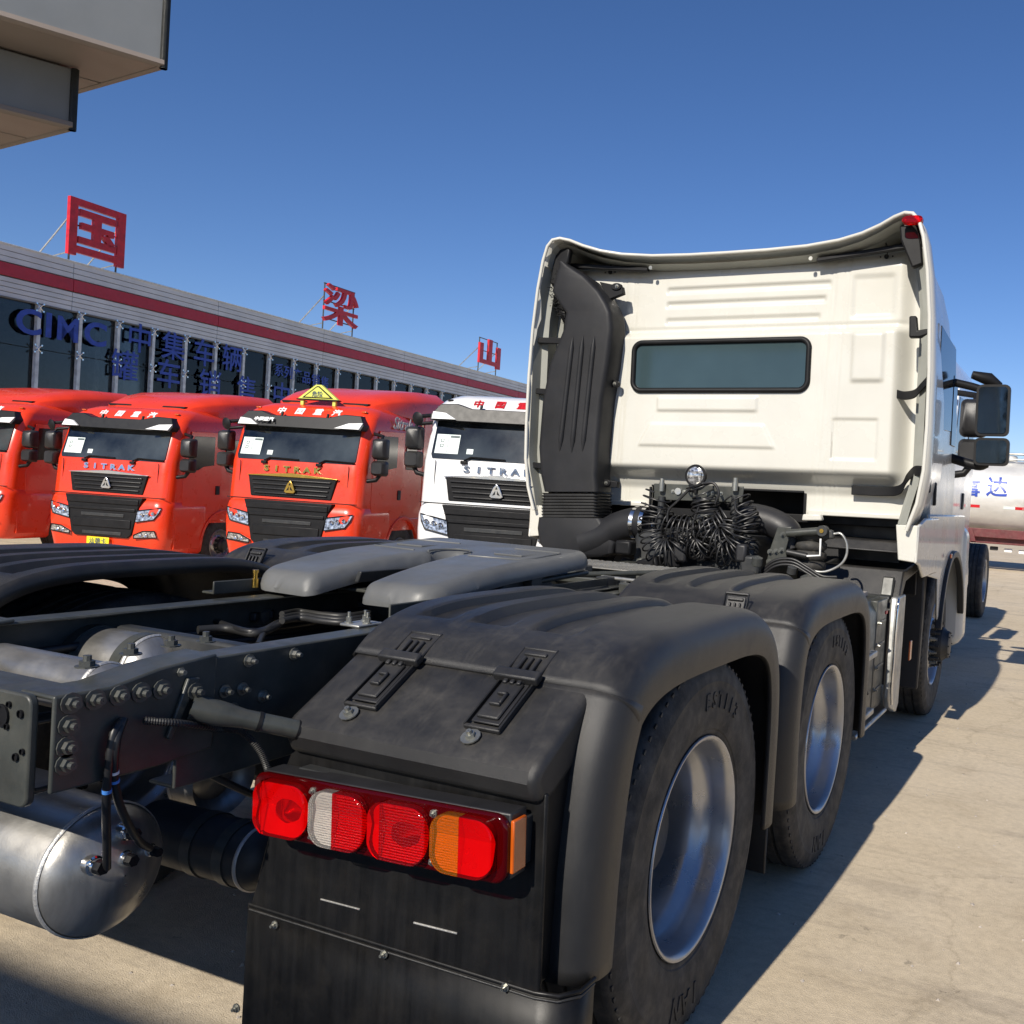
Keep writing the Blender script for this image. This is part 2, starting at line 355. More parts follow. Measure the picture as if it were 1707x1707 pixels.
# ---- wheels (thing > wheel > tyre, rim)
WR, WZ = .52, .515
def ring_text(b, s, r, x, a0, size, step):
    pass
def tyre_mesh():
    half = [(.100, .285), (.112, .296), (.122, .303), (.127, .312), (.1275, .318), (.131, .322), (.1335, .335), (.1345, .338), (.1375, .36), (.14, .395), (.1405, .43), (.1395, .452),
            (.1405, .455), (.139, .462), (.136, .478), (.134, .482), (.1285, .496), (.121, .509), (.113, .516), (.100, .519), (.098, .519), (.066, .520), (.064, .508), (.052, .508), (.050, .520), (.008, .520), (.006, .508)]
    prof = half+[(-t, r) for t, r in half[::-1]]
    return MB().lathe(prof, (0, 0, 0), (1, 0, 0), 72)
def lug_mesh():
    b = MB()
    for k in range(84):
        a = 2*math.pi*k/84
        for sx in (-1, 1):
            c = V((sx*.1195, math.cos(a)*.5045, math.sin(a)*.5045)); rot = M.Rotation(a, 3, 'X')
            b.box(c, (.012, .010, .013), rot)
    return b
def rim_outer():
    # deep dished wheel: flange, bead seat and drop centre seen from outside, disc far inside
    prof = [(.098, .288), (.118, .297), (.127, .303), (.131, .301), (.1315, .297), (.128, .291), (.116, .284), (.104, .281), (.070, .277), (.05, .275), (.036, .266), (.022, .252), (.008, .246), (-.03, .245), (-.055, .247), (-.072, .252), (-.082, .249), (-.100, .236), (-.118, .205), (-.124, .18), (-.124, .125)]
    return MB().lathe(prof, (0, 0, 0), (1, 0, 0), 64)
def rim_front():
    prof = [(.098, .288), (.118, .297), (.127, .303), (.1315, .298), (.126, .289), (.105, .281), (.06, .272), (.03, .25), (.02, .235), (.05, .225), (.085, .20), (.112, .18), (.118, .165), (.118, .12)]
    return MB().lathe(prof, (0, 0, 0), (1, 0, 0), 64)
_ty = tyre_mesh().build('tyre', 'rubber', None, smooth=30); _lg = lug_mesh().build('tread_lugs', 'rubber', None, smooth=0); _lg['kind'] = 'stuff'
_ri = rim_outer().build('rim', 'rim', None, smooth=50); _rf = rim_front().build('rim', 'rim', None, smooth=50)
hubb = MB(); hubb.lathe([(-.124, .125), (-.02, .118), (0.0, .10), (.004, .01)], (0, 0, 0), (1, 0, 0), 24)
for k in range(10):
    a = 2*math.pi*k/10; hubb.hexbolt((-.122, .167*math.cos(a), .167*math.sin(a)), (1, 0, 0), .018, .022)
_hu = hubb.build('hub', 'frame_dark', None)
hubf = MB(); hubf.lathe([(.10, .13), (.19, .122), (.215, .10), (.235, .095), (.24, .07), (.24, .005)], (0, 0, 0), (1, 0, 0), 24)
for k in range(10):
    a = 2*math.pi*k/10; hubf.hexbolt((.118, .152*math.cos(a), .152*math.sin(a)), (1, 0, 0), .018, .03)
for k in range(8):
    a = 2*math.pi*k/8; hubf.hexbolt((.222, .085*math.cos(a), .085*math.sin(a)), (1, 0, 0), .009, .01)
_hf = hubf.build('hub', 'frame_dark', None)
nutf = MB()
for k in range(10):
    a = 2*math.pi*k/10+.31; nutf.lathe([(.118, .024), (.128, .024), (.128, .017), (.152, .017), (.152, .011), (.168, .011), (.168, .001)], (0, .152*math.cos(a), .152*math.sin(a)), (1, 0, 0), 8)
_nf = nutf.build('wheel_nuts', 'bolt', None, smooth=0)
for o in (_ty, _lg, _ri, _rf, _hu, _hf, _nf): COL.objects.unlink(o)
def wheel(parent, x, y, side, front=False, z=WZ, spin=0):
    e = bpy.data.objects.new('wheel', None); COL.objects.link(e); e.parent = parent
    e.location = (x, y, z); e.rotation_euler = (spin, 0, 0)
    if side < 0: e.scale = (-1, 1, 1)
    for o in (_ty, _lg, _rf if front else _ri, _hf if front else _hu)+((_nf,) if front else ()):
        c = o.copy(); COL.objects.link(c); c.parent = e
    return e
def arc_text(parent, s, r, a0, size, x):
    """raised sidewall letters round the tyre, tops outwards"""
    b = MB(); n = len(s); step = size*.80/r
    for i, ch in enumerate(s):
        a = a0-(i-(n-1)/2)*step
        t = text('q', ch, size, 'rubber', None, (0, 0, 0), (1, 0, 0), (0, 1, 0), .006, .0015)
        vs = [v.co.copy() for v in t.data.vertices]; fs = [tuple(p.vertices) for p in t.data.polygons]; bpy.data.objects.remove(t)
        rad = V((0, math.cos(a), math.sin(a))); tan = V((0, math.sin(a), -math.cos(a)))
        b.add([V((x, 0, 0))+rad*(r-size*.36+v.y)+tan*v.x*.95+V((1, 0, 0))*v.z for v in vs], fs)
    return b.build('lettering', 'rubber', parent, smooth=0, recalc=False)
wheels = {}
for y in (0, 1.4):
    for side in (1, -1):
        dy = -.2 if side < 0 else 0
        wheels[(y, side)] = wheel(TR, side*1.095-(.1 if side < 0 else 0), y+dy, side, spin=.3*y)
        wheel(TR, side*.765-(.1 if side < 0 else 0), y+dy, -side, spin=.7)
for side in (1, -1): wheels[(4.62, side)] = wheel(TR, side*1.06, 4.62, side, front=True)
for k in ((0, 1), (1.4, 1)):
    w_ = wheels[k]
    arc_text(w_, 'EST113', .405, R(74)-w_.rotation_euler.x, .062, .1405)
    arc_text(w_, 'IAN', .42, R(-96)-w_.rotation_euler.x, .085, .1405)
# axles
for y in (0, 1.4):
    b = MB().tube([(-.95, y, WZ), (-.3, y, WZ), (-.18, y, WZ), (0, y, WZ), (.18, y, WZ), (.3, y, WZ), (.95, y, WZ)], [.075, .085, .16, .21, .16, .085, .075], 16)
    b.build('axle', 'frame_dark', TR, smooth=60)
    for s in (1, -1):
        for k in range(3):
            MB().box((s*.5, y, .66+.03*k), (.09, 1.0-.2*k, .024)).build('leaf_spring', 'frame_dark', TR, .003)
T('axle', 'frame_dark', TR, [(-.95, 4.62, WZ), (.95, 4.62, WZ)], .06)
T('drive_shaft', 'frame_dark', TR, [(0, 1.4, .6), (0, 3.2, .72)], .06)

# ---- frame rails
FT = 1.056
for s in (1, -1):
    pr = [(.39, FT), (.31, FT), (.31, FT-.009), (.381, FT-.009), (.381, .789), (.31, .789), (.31, .78), (.39, .78)]
    MB().prism([(s*x, z) for x, z in pr], 'y', -.985, 5.4).build('frame_rail', 'frame', TR, .012, 4)
# tail end plate that wraps the rail end
pr = [(.402, 1.032), (.30, 1.032), (.30, 1.022), (.392, 1.022), (.392, .845), (.402, .845)]
for s in (1, -1):
    a = MB(); P0 = [(s*x, z) for x, z in pr]
    a.loft([[(x, y, z+(dz if z > .95 else dzb)) for x, z in P0] for y, dz, dzb in ((-1.262, 0, 0), (-1.15, 0, .0), (-1.04, .022, .0), (-.90, .034, .01))])
    a.build('end_gusset', 'frame', TR, .008, 3)
# folded closing cross member at the tail
PR('tail_cross_member', 'frame', TR, rrect(.74, .215, .02, 3, 0, .925), 'y', -1.285, -1.268, .004)
B('tail_cross_flange', 'frame', TR, (0, -1.215, 1.018), (.596, .115, .012), .005)
B('tail_cross_flange', 'frame', TR, (0, -1.22, .84), (.70, .10, .012), .005)
for (px, py, r) in ((3, 1192, .022), (16, 1174, .006), (35, 1190, .008), (12, 1211, .006), (27, 1262, .008), (38, 1253, .006)):
    p = on(px, py, 'y', -1.286)
    MB().lathe([(0, .0005), (0, r), (.004, r), (.004, r*.8)], p, (0, -1, 0), 16).build('hole', 'black', TR)
# bolts through the web
def bolt(px, py, ax, v, d, r=.011, m='bolt_dark', par=None):
    p = on(px, py, ax, v); return MB().hexbolt(p, d, r, .011).build('bolt', m, par or TR, smooth=0)
for px, py in ((118, 1172), (158, 1166), (198, 1159), (234, 1154), (269, 1149), (114, 1209), (111, 1245), (109, 1274)): bolt(px, py, 'x', .403, (1, 0, 0), .0135)
for px, py in ((374, 1152), (403, 1148), (295, 1119), (415, 1101), (490, 1090), (437, 1160), (388, 1182)): bolt(px, py, 'x', .391, (1, 0, 0), .010, 'bolt')
for px, py in ((145, 1112), (218, 1091)): bolt(px, py, 'z', 1.046, (0, 0, 1), .015)
for px, py in ((285, 1077), (343, 1070)): bolt(px, py, 'z', FT+.001, (0, 0, 1), .014)
for y in (-.6, .35, 1.05, 1.9, 2.8):
    MB().box((0, y, .92), (.62, .05, .2)).build('cross_member', 'frame_dark', TR, .01)
for y in (-.35, .7, 1.8):
    p = [(-.25, y, .98)]; 
# wiring harness lying inside the frame
def inframe(pts, z=.985): return spline([on(px, py, 'z', z) for px, py in pts], 7)
T('cable', 'corr', TR, inframe([(330, 1050), (380, 1048), (425, 1056), (455, 1046), (480, 1030), (505, 1021), (560, 1022), (640, 1012)]), .013)
T('cable', 'hose', TR, inframe([(360, 1036), (410, 1052), (440, 1050), (470, 1036), (520, 1030), (600, 1024)], .99), .010)
T('cable', 'hose', TR, inframe([(430, 1075), (445, 1050), (480, 1034), (540, 1034), (580, 1030)], .98), .009)
for y0 in (0, 6, 11): T('cable', 'corr', TR, inframe([(470, 1024+y0), (500, 1019+y0), (535, 1024+y0), (575, 1027+y0), (615, 1022+y0)], 1.0), .011)
for px, py in ((436, 1018), (448, 1024), (425, 1028), (490, 1028), (520, 1026), (552, 1030), (585, 1028), (560, 1034)):
    p = on(px, py, 'z', .985); B('cable_clip', 'plastic_dark', TR, p, (.035, .022, .03), .005, M.Rotation(random.uniform(0, 3), 3, 'Z'))
p = on(436, 1026, 'z', .98); MB().lathe([(-.03, .02), (-.02, .035), (.02, .035), (.03, .02), (.04, .001)], p, (0, -.3, 1), 14).build('relay_valve', 'bolt_dark', TR)
T('cable', 'hose', TR, spline([(-.33, -1.1, .96), (-.33, -.6, .97), (-.32, 0, .95), (-.33, .5, .97)], 6), .012)
T('cable', 'corr', TR, spline([(-.32, -1.1, .92), (-.335, -.5, .93), (-.32, .1, .91), (-.33, .5, .92)], 6), .014)
p = on(603, 1040, 'z', FT+.004); B('rail_bracket', 'galv', TR, p, (.07, .10, .008), .003)
for dx, dy in ((-.02, -.03), (.02, .0), (-.015, .03)): MB().hexbolt(p+V((dx, dy, .004)), (0, 0, 1), .008, .014).build('bolt', 'bolt', TR, smooth=0)

# ---- mudguards
FA, FB, FN = .70, .65, 4.0
def fpath(th):
    c, s = math.cos(th), math.sin(th); FA = .70 if c < 0 else .63; r = (abs(c/FA)**FN+abs(s/FB)**FN)**(-1/FN); y, z = r*c, r*s
    n = V((0, math.copysign(abs(y/FA)**(FN-1)/FA, y), math.copysign(abs(z/FB)**(FN-1)/FB, z))).normalized()
    return V((0, y, .505+z)), n
XI, XC, XR = .51, 1.19, .075
def lateral(lip=.055, x0=XI, nflat=90):
    L = [(x0-.004, -.045), (x0-.002, -.012), (x0+.010, 0)] if x0 == XI else []
    L += [(x0+.012+(XC-x0-.012)*k/nflat, 0) for k in range(nflat+1)]
    for k in range(1, 9):
        a = math.pi/2*k/8; L.append((XC+XR*math.sin(a), -XR*(1-math.cos(a))))
    return L+[(XC+XR+.001, -XR-lip*.5), (XC+XR-.003, -XR-lip), (XC+XR-.014, -XR-lip-.004)]
RIBS = ((.635, .05), (.80, .055), (.985, .06))
def ribd(x, th, t0=R(124), t1=R(52)):
    d = 0
    for xc, hw in RIBS:
        d = max(d, (1-sm(hw-.006, hw+.006, abs(x-xc)))*sm(t1, t1+R(6), th)*(1-sm(t0-R(1.5), t0+R(1.5), th)))
    return d*.024
SEAM = R(138)
def sweep(paths, lat, rib=False):
    rows = []
    for p, n, th in paths:
        rows.append([p+V((x, 0, 0))+n*(d-(ribd(x, th) if rib else 0)) for x, d in lat])
    return MB().grid(rows)
top_paths = []
for k in range(97):
    th = SEAM+(R(-8)-SEAM)*k/96; p, n = fpath(th); top_paths.append((p, n, th))
def pathlist(pts, n=8):
    q = spline(pts, n); out = []
    for i, p in enumerate(q):
        t = (q[min(i+1, len(q)-1)]-q[max(i-1, 0)]).normalized(); nn = V((0, t.z, -t.y))
        if nn.y > 0 and nn.z < 0: nn = -nn
        if nn.y > .2 : nn = -nn
        out.append((p, nn, 0))
    return out
pS, nS = fpath(SEAM)
def mudguard(y0, side, lamp):
    e = bpy.data.objects.new('mudguard', None); COL.objects.link(e); e.parent = TR; e.location = (0, y0, 0)
    if side < 0: e.scale = (-1, 1, 1)
    sweep(top_paths, lateral(), True).build('top_panel', 'plastic', e, smooth=50, solid=.007)
    if lamp:
        band = pathlist([pS, V((0, -.655, .90)), V((0, -.69, .68)), V((0, -.70, .44))])
        sweep(band, lateral(.05, 1.03, 8)).build('rear_corner_panel', 'plastic', e, smooth=50, solid=.007)
        poly = [(pS.y+.06, pS.z+.032), (-.785, .928), (-.806, .910), (-.811, .885), (-.788, .838), (-.74, .838), (-.66, .88), (pS.y+.06, pS.z-.06)]
        PR('rear_box_panel', 'plastic', e, poly, 'x', XI+.002, 1.185, .020, 4)
        PR('rear_panel', 'flap', e, [(.515, .86), (.49, .80), (.405, .452), (1.20, .452), (1.19, .86)], 'y', -.772, -.760, .005)
        PR('rear_panel_side', 'flap', e, [(-.768, .87), (-.62, .95), (-.65, .45), (-.768, .452)], 'x', 1.165, 1.18, .003)
        fl_ = [(.395, -.766), (1.19, -.766), (1.235, -.755), (1.262, -.72), (1.264, -.66)]
        MB().grid([[(x, y, z) for x, y in fl_] for z in (.446, .30, .12)]).build('mudflap', 'flap', e, solid=.008, smooth=60)
        T('flap_rim', 'flap', e, [(.40, -.770, .452), (1.19, -.772, .452), (1.238, -.760, .452), (1.267, -.72, .452), (1.268, -.66, .452)], .005, 8)
        T('flap_rim', 'plastic', e, [(.40, -.770, .440), (1.19, -.771, .440), (1.237, -.760, .440), (1.266, -.72, .440), (1.267, -.66, .440)], .003, 8)
    else:
        lower = pathlist([pS, V((0, -.655, .90)), V((0, -.68, .68)), V((0, -.66, .40))])
        sweep(lower, lateral(.045)).build('rear_lower_panel', 'plastic', e, smooth=50, solid=.007)
        PR('mudflap', 'plastic', e, [(.6, .41), (1.20, .41), (1.20, .17), (.6, .17)], 'y', -.655, -.643, .006)
    # rubber latch straps over the joint
    tdir = V((0, -.79-pS.y, .928-pS.z)).normalized() if lamp else V((0, -.42, -.9)).normalized()
    nn = V((0, tdir.z, -tdir.y)); nn = nn if nn.z > 0 else -nn
    for xs_ in ((.675, 1.005) if lamp else (1.0,)):
        o = V((xs_, pS.y, pS.z))
        def fr(u, v, h): return o+V((1, 0, 0))*u+tdir*v+nn*h
        def bx(nm, u0, u1, v0, v1, h0, h1, par, m='plastic', bev=.003):
            b = MB(); P = [fr(u, v, h) for u in (u0, u1) for v in (v0, v1) for h in (h0, h1)]
            return b.add(P, [(0, 1, 3, 2), (4, 6, 7, 5), (0, 4, 5, 1), (2, 3, 7, 6), (0, 2, 6, 4), (1, 5, 7, 3)]).build(nm, m, par, bev)
        L1 = .155 if lamp else .10
        root = bx('latch_strap', -.036, .036, -.085, L1, .004, .009, e, 'plastic_dark')
        for u in (-.046, .042): bx('strap_edge', u, u+.005, -.10, L1+.015, 0, .014, root)
        bx('strap_edge', -.046, .047, -.10, -.09, 0, .014, root); bx('strap_edge', -.046, .047, L1+.008, L1+.018, 0, .010, root)
        bx('strap_ear', -.03, .03, -.078, -.066, .009, .018, root)
        for u in (-.022, -.003, .016): bx('strap_rib', u, u+.008, -.058, .03, .009, .02, root)
        bx('strap_bar', -.058, .058, -.004, .026, .008, .030, root, 'plastic', .005)
        bx('strap_tongue', -.028, .028, .03, L1-.01, .009, .017, root, 'plastic', .004)
        bx('strap_grip', -.014, .014, .07, .078, .017, .026, root); bx('strap_grip', .007, .014, .07, .105, .017, .026, root); bx('strap_grip', -.014, .014, .105, .112, .017, .026, root)
        for u in (-.024, -.006, .012): bx('strap_tooth', u, u+.011, .026, .04, .009, .024, root)
        if lamp: MB().hexbolt(fr(-.012, L1+.040, .002), nn, .011, .008, 2.0).build('bolt', 'bolt', e, smooth=0)
    return e
MG = {}
MG['rr'] = mudguard(0, 1, True); MG['rf'] = mudguard(1.4, 1, False)
MG['lr'] = copy(MG['rr'], TR, scale=(-1, 1, 1))
for o in list(MG['lr'].children):
    if o.name.split('.')[0] in ('mudflap', 'flap_rim', 'latch_strap', 'bolt'):
        for q in list(o.children): bpy.data.objects.remove(q)
        bpy.data.objects.remove(o)
MG['lf'] = copy(MG['rf'], TR, scale=(-1, 1, 1))
for k_ in ('lr', 'lf'): MG[k_].location.x -= .12; MG[k_].location.y -= .22
# small screws, slots on the rear panel
for px, py in ((459, 1541), (641, 1590), (843, 1645)):
    MB().hexbolt(on(px, py, 'y', -.774), (0, -1, 0), .006, .006).build('bolt', 'bolt', TR, smooth=0)
MB().hexbolt(on(395, 1680, 'y', -.768), (0, -1, 0), .007, .006).build('bolt', 'bolt', TR, smooth=0)
for x0, y0, x1, y1 in ((535, 1499, 600, 1516), (690, 1538, 762, 1556)):
    a, b_ = on(x0, y0, 'y', -.773), on(x1, y1, 'y', -.773)
    T('flap_slot', 'weld', TR, [a, b_], .0022, 6)

# ---- tail lamp
LX0, LX1, LZ0, LZ1 = .500, 1.168, .680, .818
tl = PR('tail_lamp', 'plastic_dark', TR, [(LX0+.01, LZ0+.006), (LX1-.002, LZ0+.006), (LX1-.002, LZ1), (LX0+.01, LZ1)], 'y', -.846, -.788, .004)
tl['label'] = 'red, clear and amber rear lamp cluster'
PR('lamp_shell', 'lens_base', tl, rrect(LX1-LX0, LZ1-LZ0, .03, 5, (LX0+LX1)/2, (LZ0+LZ1)/2), 'y', -.864, -.8465, .005)
cw = (LX1-LX0-.03)/4; ch_ = LZ1-LZ0-.018
def cell(k, parts):
    cx = LX0+.015+cw*(k+.5); cz = (LZ0+LZ1)/2
    out = rrect(cw-.010, ch_, .04, 6, cx, cz)
    # folded reflector behind the lens: upper facet turned down, lower facet turned up
    zm = cz+(.004 if k in (0, 2) else .012); oo = [(cx+(x-cx)*.94, cz+(z-cz)*.93) for x, z in out]; zt, zb = max(z for x, z in oo), min(z for x, z in oo)
    def vy(z): return -.8775+(.0127*(1-(z-zm)/(zt-zm)) if z > zm else .0127*(1-(zm-z)/(zm-zb)))
    xl, xr = min(x for x, z in oo), max(x for x, z in oo); hi = [q for q in oo if q[1] > zm+.002]; lo = [q for q in oo if q[1] < zm-.002]
    hi = sorted(hi, key=lambda q: math.atan2(q[1]-zm+.001, q[0]-cx)); lo = sorted(lo, key=lambda q: math.atan2(q[1]-zm-.001, q[0]-cx))
    rf = MB()
    for poly_ in ([(xr, zm)]+hi+[(xl, zm)], [(xl, zm)]+lo+[(xr, zm)]): rf.add([(x, vy(z), z) for x, z in poly_], [tuple(range(len(poly_)))])
    rf.build('lamp_reflector', 'reflector', tl, smooth=0)
    if k in (0, 2):
        MB().lathe([(0, .040), (.004, .034), (.006, .020), (.012, .010), (.0125, .001)], (cx+.012, -.8652, cz-.010), (0, -1, 0), 24).build('lamp_bulb', 'chrome', tl)
    for nm, m, u0, u1 in parts:
        xa, xb = cx-cw/2+.006+u0*(cw-.012), cx-cw/2+.006+u1*(cw-.012)
        P = [(min(max(x, xa), xb), z) for x, z in out]; Q = []
        for p in P:
            if not Q or (abs(p[0]-Q[-1][0])+abs(p[1]-Q[-1][1])) > 1e-6: Q.append(p)
        b = MB(); n = len(Q); f0 = [(x, -.884, z) for x, z in Q]
        ins = [(cx+(x-cx)*.97, -.887, cz+(z-cz)*.97) for x, z in Q]; bk = [(x, -.865, z) for x, z in Q]
        b.add(bk+f0+ins, [(i, (i+1) % n, n+(i+1) % n, n+i) for i in range(n)]+[(n+i, n+(i+1) % n, 2*n+(i+1) % n, 2*n+i) for i in range(n)]+[tuple(range(2*n, 3*n))])
        b.build(nm, m, tl, smooth=25)
cell(0, [('lamp_lens', 'lens_red', 0, .16), ('lamp_lens', 'lens_red', .17, 1)])
cell(1, [('lamp_lens', 'lens_clear', 0, .45), ('lamp_lens', 'lens_red_hex', .455, 1)])
cell(2, [('lamp_lens', 'lens_red', 0, .22), ('lamp_lens', 'lens_red_hex', .225, 1)])
cell(3, [('lamp_lens', 'lens_amber', 0, .48), ('lamp_lens', 'lens_red', .485, 1)])
for k in (1, 3):
    for z in (LZ0+.02, LZ1-.02):
        MB().hexbolt((LX0+.015+cw*k, -.864, z), (0, -1, 0), .0055, .004).build('bolt', 'bolt', tl, smooth=0)
PR('side_marker', 'orange', tl, [(-.85, LZ0+.02), (-.803, LZ0+.02), (-.803, LZ1-.012), (-.85, LZ1-.012)], 'x', LX1-.001, LX1+.008, .003)
B('lamp_bracket', 'frame_dark', TR, (.86, -.785, .765), (.60, .04, .10), .004)

rl = M.Rotation(-R(2.2), 3, 'Y'); cl = V((.832, -.85, .752)); tl.rotation_euler = (0, -R(2.2), 0); tl.location = cl-rl @ cl+V((-.008, 0, .004)); tl.scale = (1, 1, 1)
# ---- mudguard support tube
fl = on(312, 1178, 'x', .40)
tb0 = V((.41, fl.y, fl.z)); tb1 = V((.60, -.73, .872))
dirt = (tb1-tb0).normalized()
MB().tube([tb0, tb0+dirt*.055, tb0+dirt*.075, tb0+dirt*.11, tb1], [.028, .028, .026, .021, .021], 24).build('support_tube', 'frame', TR, smooth=50)
PR('tube_flange', 'frame', TR, [(fl.y-.055, fl.z-.055), (fl.y-.045, fl.z-.062), (fl.y+.005, fl.z+.035), (fl.y+.02, fl.z+.062), (fl.y-.01, fl.z+.066)], 'x', .403, .413, .003)
bolt(325, 1152, 'x', .413, (1, 0, 0), .012)
for t in (.45, .72):
    p = tb0.lerp(tb1, t); MB().tube([p-dirt*.004, p+dirt*.004], .023, 16).build('cable_tie', 'black', TR)
# corrugated lead running to the lamp
def corr(pts, r, name='corrugated_hose', par=None):
    q = spline(pts, 26); rs = [r*(1.0 if i % 2 else .82) for i in range(len(q))]
    return MB().tube(q, rs, 10).build(name, 'corr', par or TR, smooth=0)
corr([on(240, 1201, 'x', .42), on(300, 1206, 'x', .44), on(360, 1214, 'y', -.90), on(402, 1220, 'y', -.86), on(432, 1250, 'y', -.84), on(447, 1285, 'y', -.83), on(455, 1310, 'y', -.81)], .0085)

# ---- air tanks
def tank(c, x0, x1, r, bands=(), nm='air_tank', mt='tank'):
    cy, cz = c
    L = x1-x0; prof = [(0, .002), (.012, r*.45), (.03, r*.75), (.055, r*.94), (.075, r)]
    prof = [(x0+t, q) for t, q in prof]+[(x1-t, q) for t, q in prof[::-1]]
    o = MB().lathe(prof, (0, cy, cz), (1, 0, 0), 48).build(nm, mt, TR, smooth=50)
    MB().lathe([(x1-.078-.005, r), (x1-.078-.002, r+.004), (x1-.078+.004, r+.004), (x1-.078+.007, r)], (0, cy, cz), (1, 0, 0), 64).build('weld_seam', 'weld', o, smooth=60)
    for bx_ in bands:
        MB().lathe([(bx_-.018, r+.0005), (bx_-.018, r+.004), (bx_+.018, r+.004), (bx_+.018, r+.0005)], (0, cy, cz), (1, 0, 0), 48).build('tank_band', 'frame', o)
    return o
TA = tank((-1.02, .585), -.75, .30, .142)
for px, py, s in ((155, 1442, 1.15), (210, 1386, 1), (206, 1430, 1), (248, 1416, .8)):
    # ports sit on the domed end
    p = on(px, py, 'x', .285)
    q = MB().lathe([(-.02, .018*s), (.006, .018*s), (.008, .0145*s), (.018, .0145*s), (.018, .011*s), (.026, .011*s), (.026, .001)], p, (1, 0, 0), 20).build('port', 'chrome', TA)
    MB().lathe([(.018, .013*s), (.034, .013*s), (.034, .001)], p, (1, 0, 0), 6).build('port_fitting', 'black', TA)
def hose(pts, r=.009, tape=None, n=10):
    q = spline(pts, 10); o = MB().tube(q, r, 10).build('air_hose', 'hose', TR, smooth=60)
    for t, m in (tape or []):
        i = int(t*(len(q)-2)); MB().tube([q[i], q[i].lerp(q[i+1], .9)], r*1.12, 12).build('tape', m, o, smooth=60)
    return o
hose([on(203, 1200, 'x', .41), on(189, 1225, 'x', .42), on(180, 1285, 'x', .42), on(177, 1345, 'x', .40), on(178, 1400, 'x', .36), on(178, 1447, 'x', .315)], .0085, [(.52, 'blue_tape')])
hose([on(206, 1198, 'x', .41), on(194, 1235, 'x', .425), on(190, 1285, 'x', .42), on(196, 1330, 'x', .40), on(212, 1370, 'x', .37), on(232, 1402, 'x', .33), on(250, 1414, 'x', .31)], .0085, [(.34, 'white_tape'), (.39, 'blue_tape')])
tank((-.64, .915), -.60, -.055, .098, (-.36, -.16))
tank((-.96, .955), -.33, .20, .062)
pc = on(345, 1290, 'y', -.30); tank((-.30, pc.z), -.30, pc.x+.05, .115)
tank((-.52, .43), -.30, .24, .085, (-.02, .1), mt='frame_dark')
for k in range(2):
    hose([(.30, -.62+.03*k, .86), (.33, -.55+.03*k, .76), (.27, -.46+.03*k, .66), (.12, -.42, .60)], .010)
hose([(.36, -.5, .82), (.40, -.45, .7), (.38, -.3, .58)], .011); hose([(.2, -.9, .84), (.26, -.75, .72), (.3, -.6, .62)], .009)
# ---- fifth wheel coupling
FWH = .47
def fw_outline():
    P = []
    def arc(cx, cy, r, a0, a1, n=6):
        for k in range(n+1):
            a = R(a0+(a1-a0)*k/n); P.append((cx+r*math.cos(a), cy+r*math.sin(a)))
    arc(.36, .90, .09, 0, 90); arc(-.36, .90, .09, 90, 180)
    P.append((-.45, .50)); P.append((-.445, .30))
    arc(-.33, .06, .10, 185, 265, 7); arc(-.155, .0, .045, 275, 355, 6)
    P.append((-.075, .40)); arc(0, .55, .066, 215, -35, 12); P.append((.075, .40))
    arc(.155, .0, .045, 185, 265, 6); arc(.33, .06, .10, 275, 355, 7)
    P.append((.445, .30)); P.append((.45, .50))
    return P
def ftop(y):
    z = 1.207+.055*(y-.55)
    if y < .42: z -= ((.42-y)**1.7)*.15
    return z
def fifth_plate(parent):
    """cast plate: height field over the outline with fully rounded rims"""
    O = fw_outline(); n = len(O); seg = [(V((*O[i], 0)), V((*O[(i+1) % n], 0))) for i in range(n)]
    def near(p):
        best = (9, None)
        for a_, b_ in seg:
            d = b_-a_; t = min(1, max(0, (p-a_).dot(d)/max(1e-9, d.dot(d)))); q = a_+d*t; L = (p-q).length
            if L < best[0]: best = (L, q)
        ins = False
        for a_, b_ in seg:
            if (a_.y > p.y) != (b_.y > p.y) and p.x < (b_.x-a_.x)*(p.y-a_.y)/(b_.y-a_.y)+a_.x: ins = not ins
        return (best[0] if ins else -best[0]), best[1]
    st = .0125; nx, ny = int(.98/st)+2, int(1.06/st)+2; vid = {}; b = MB(); rr = .05
    for j in range(ny):
        for i in range(nx):
            p = V((-.49+i*st, -.05+j*st, 0)); d, q = near(p)
            if d < -st*.75: continue
            if d < st*.35: p = q; d = 0
            vid[(i, j)] = len(b.v); e = min(d, rr)
            b.v.append((p.x, p.y, ftop(p.y)-rr+math.sqrt(max(0, rr*rr-(rr-e)**2))))
    for j in range(ny-1):
        for i in range(nx-1):
            k_ = [vid.get(t) for t in ((i, j), (i+1, j), (i+1, j+1), (i, j+1))]
            k_ = [q for q in k_ if q is not None]
            if len(k_) >= 3: b.f.append(tuple(k_))
    # skirt
    from collections import Counter
    ec = Counter(); 
    for f in b.f:
        for a_, c_ in zip(f, f[1:]+f[:1]): ec[tuple(sorted((a_, c_)))] += 1
    low = {}
    for (a_, c_), m_ in ec.items():
        if m_ == 1:
            for v in (a_, c_):
                if v not in low: low[v] = len(b.v); b.v.append((b.v[v][0]*.99, b.v[v][1], b.v[v][2]-.016))
            b.f.append((a_, c_, low[c_], low[a_]))
    return b.build('top_plate', 'fifth', parent, smooth=75)
FW = bpy.data.objects.new('fifth_wheel', None); COL.objects.link(FW); FW.parent = TR; FW.location = (-.075, -.0, 0); FW.scale = (.89, 1, 1)
fifth_plate(FW)
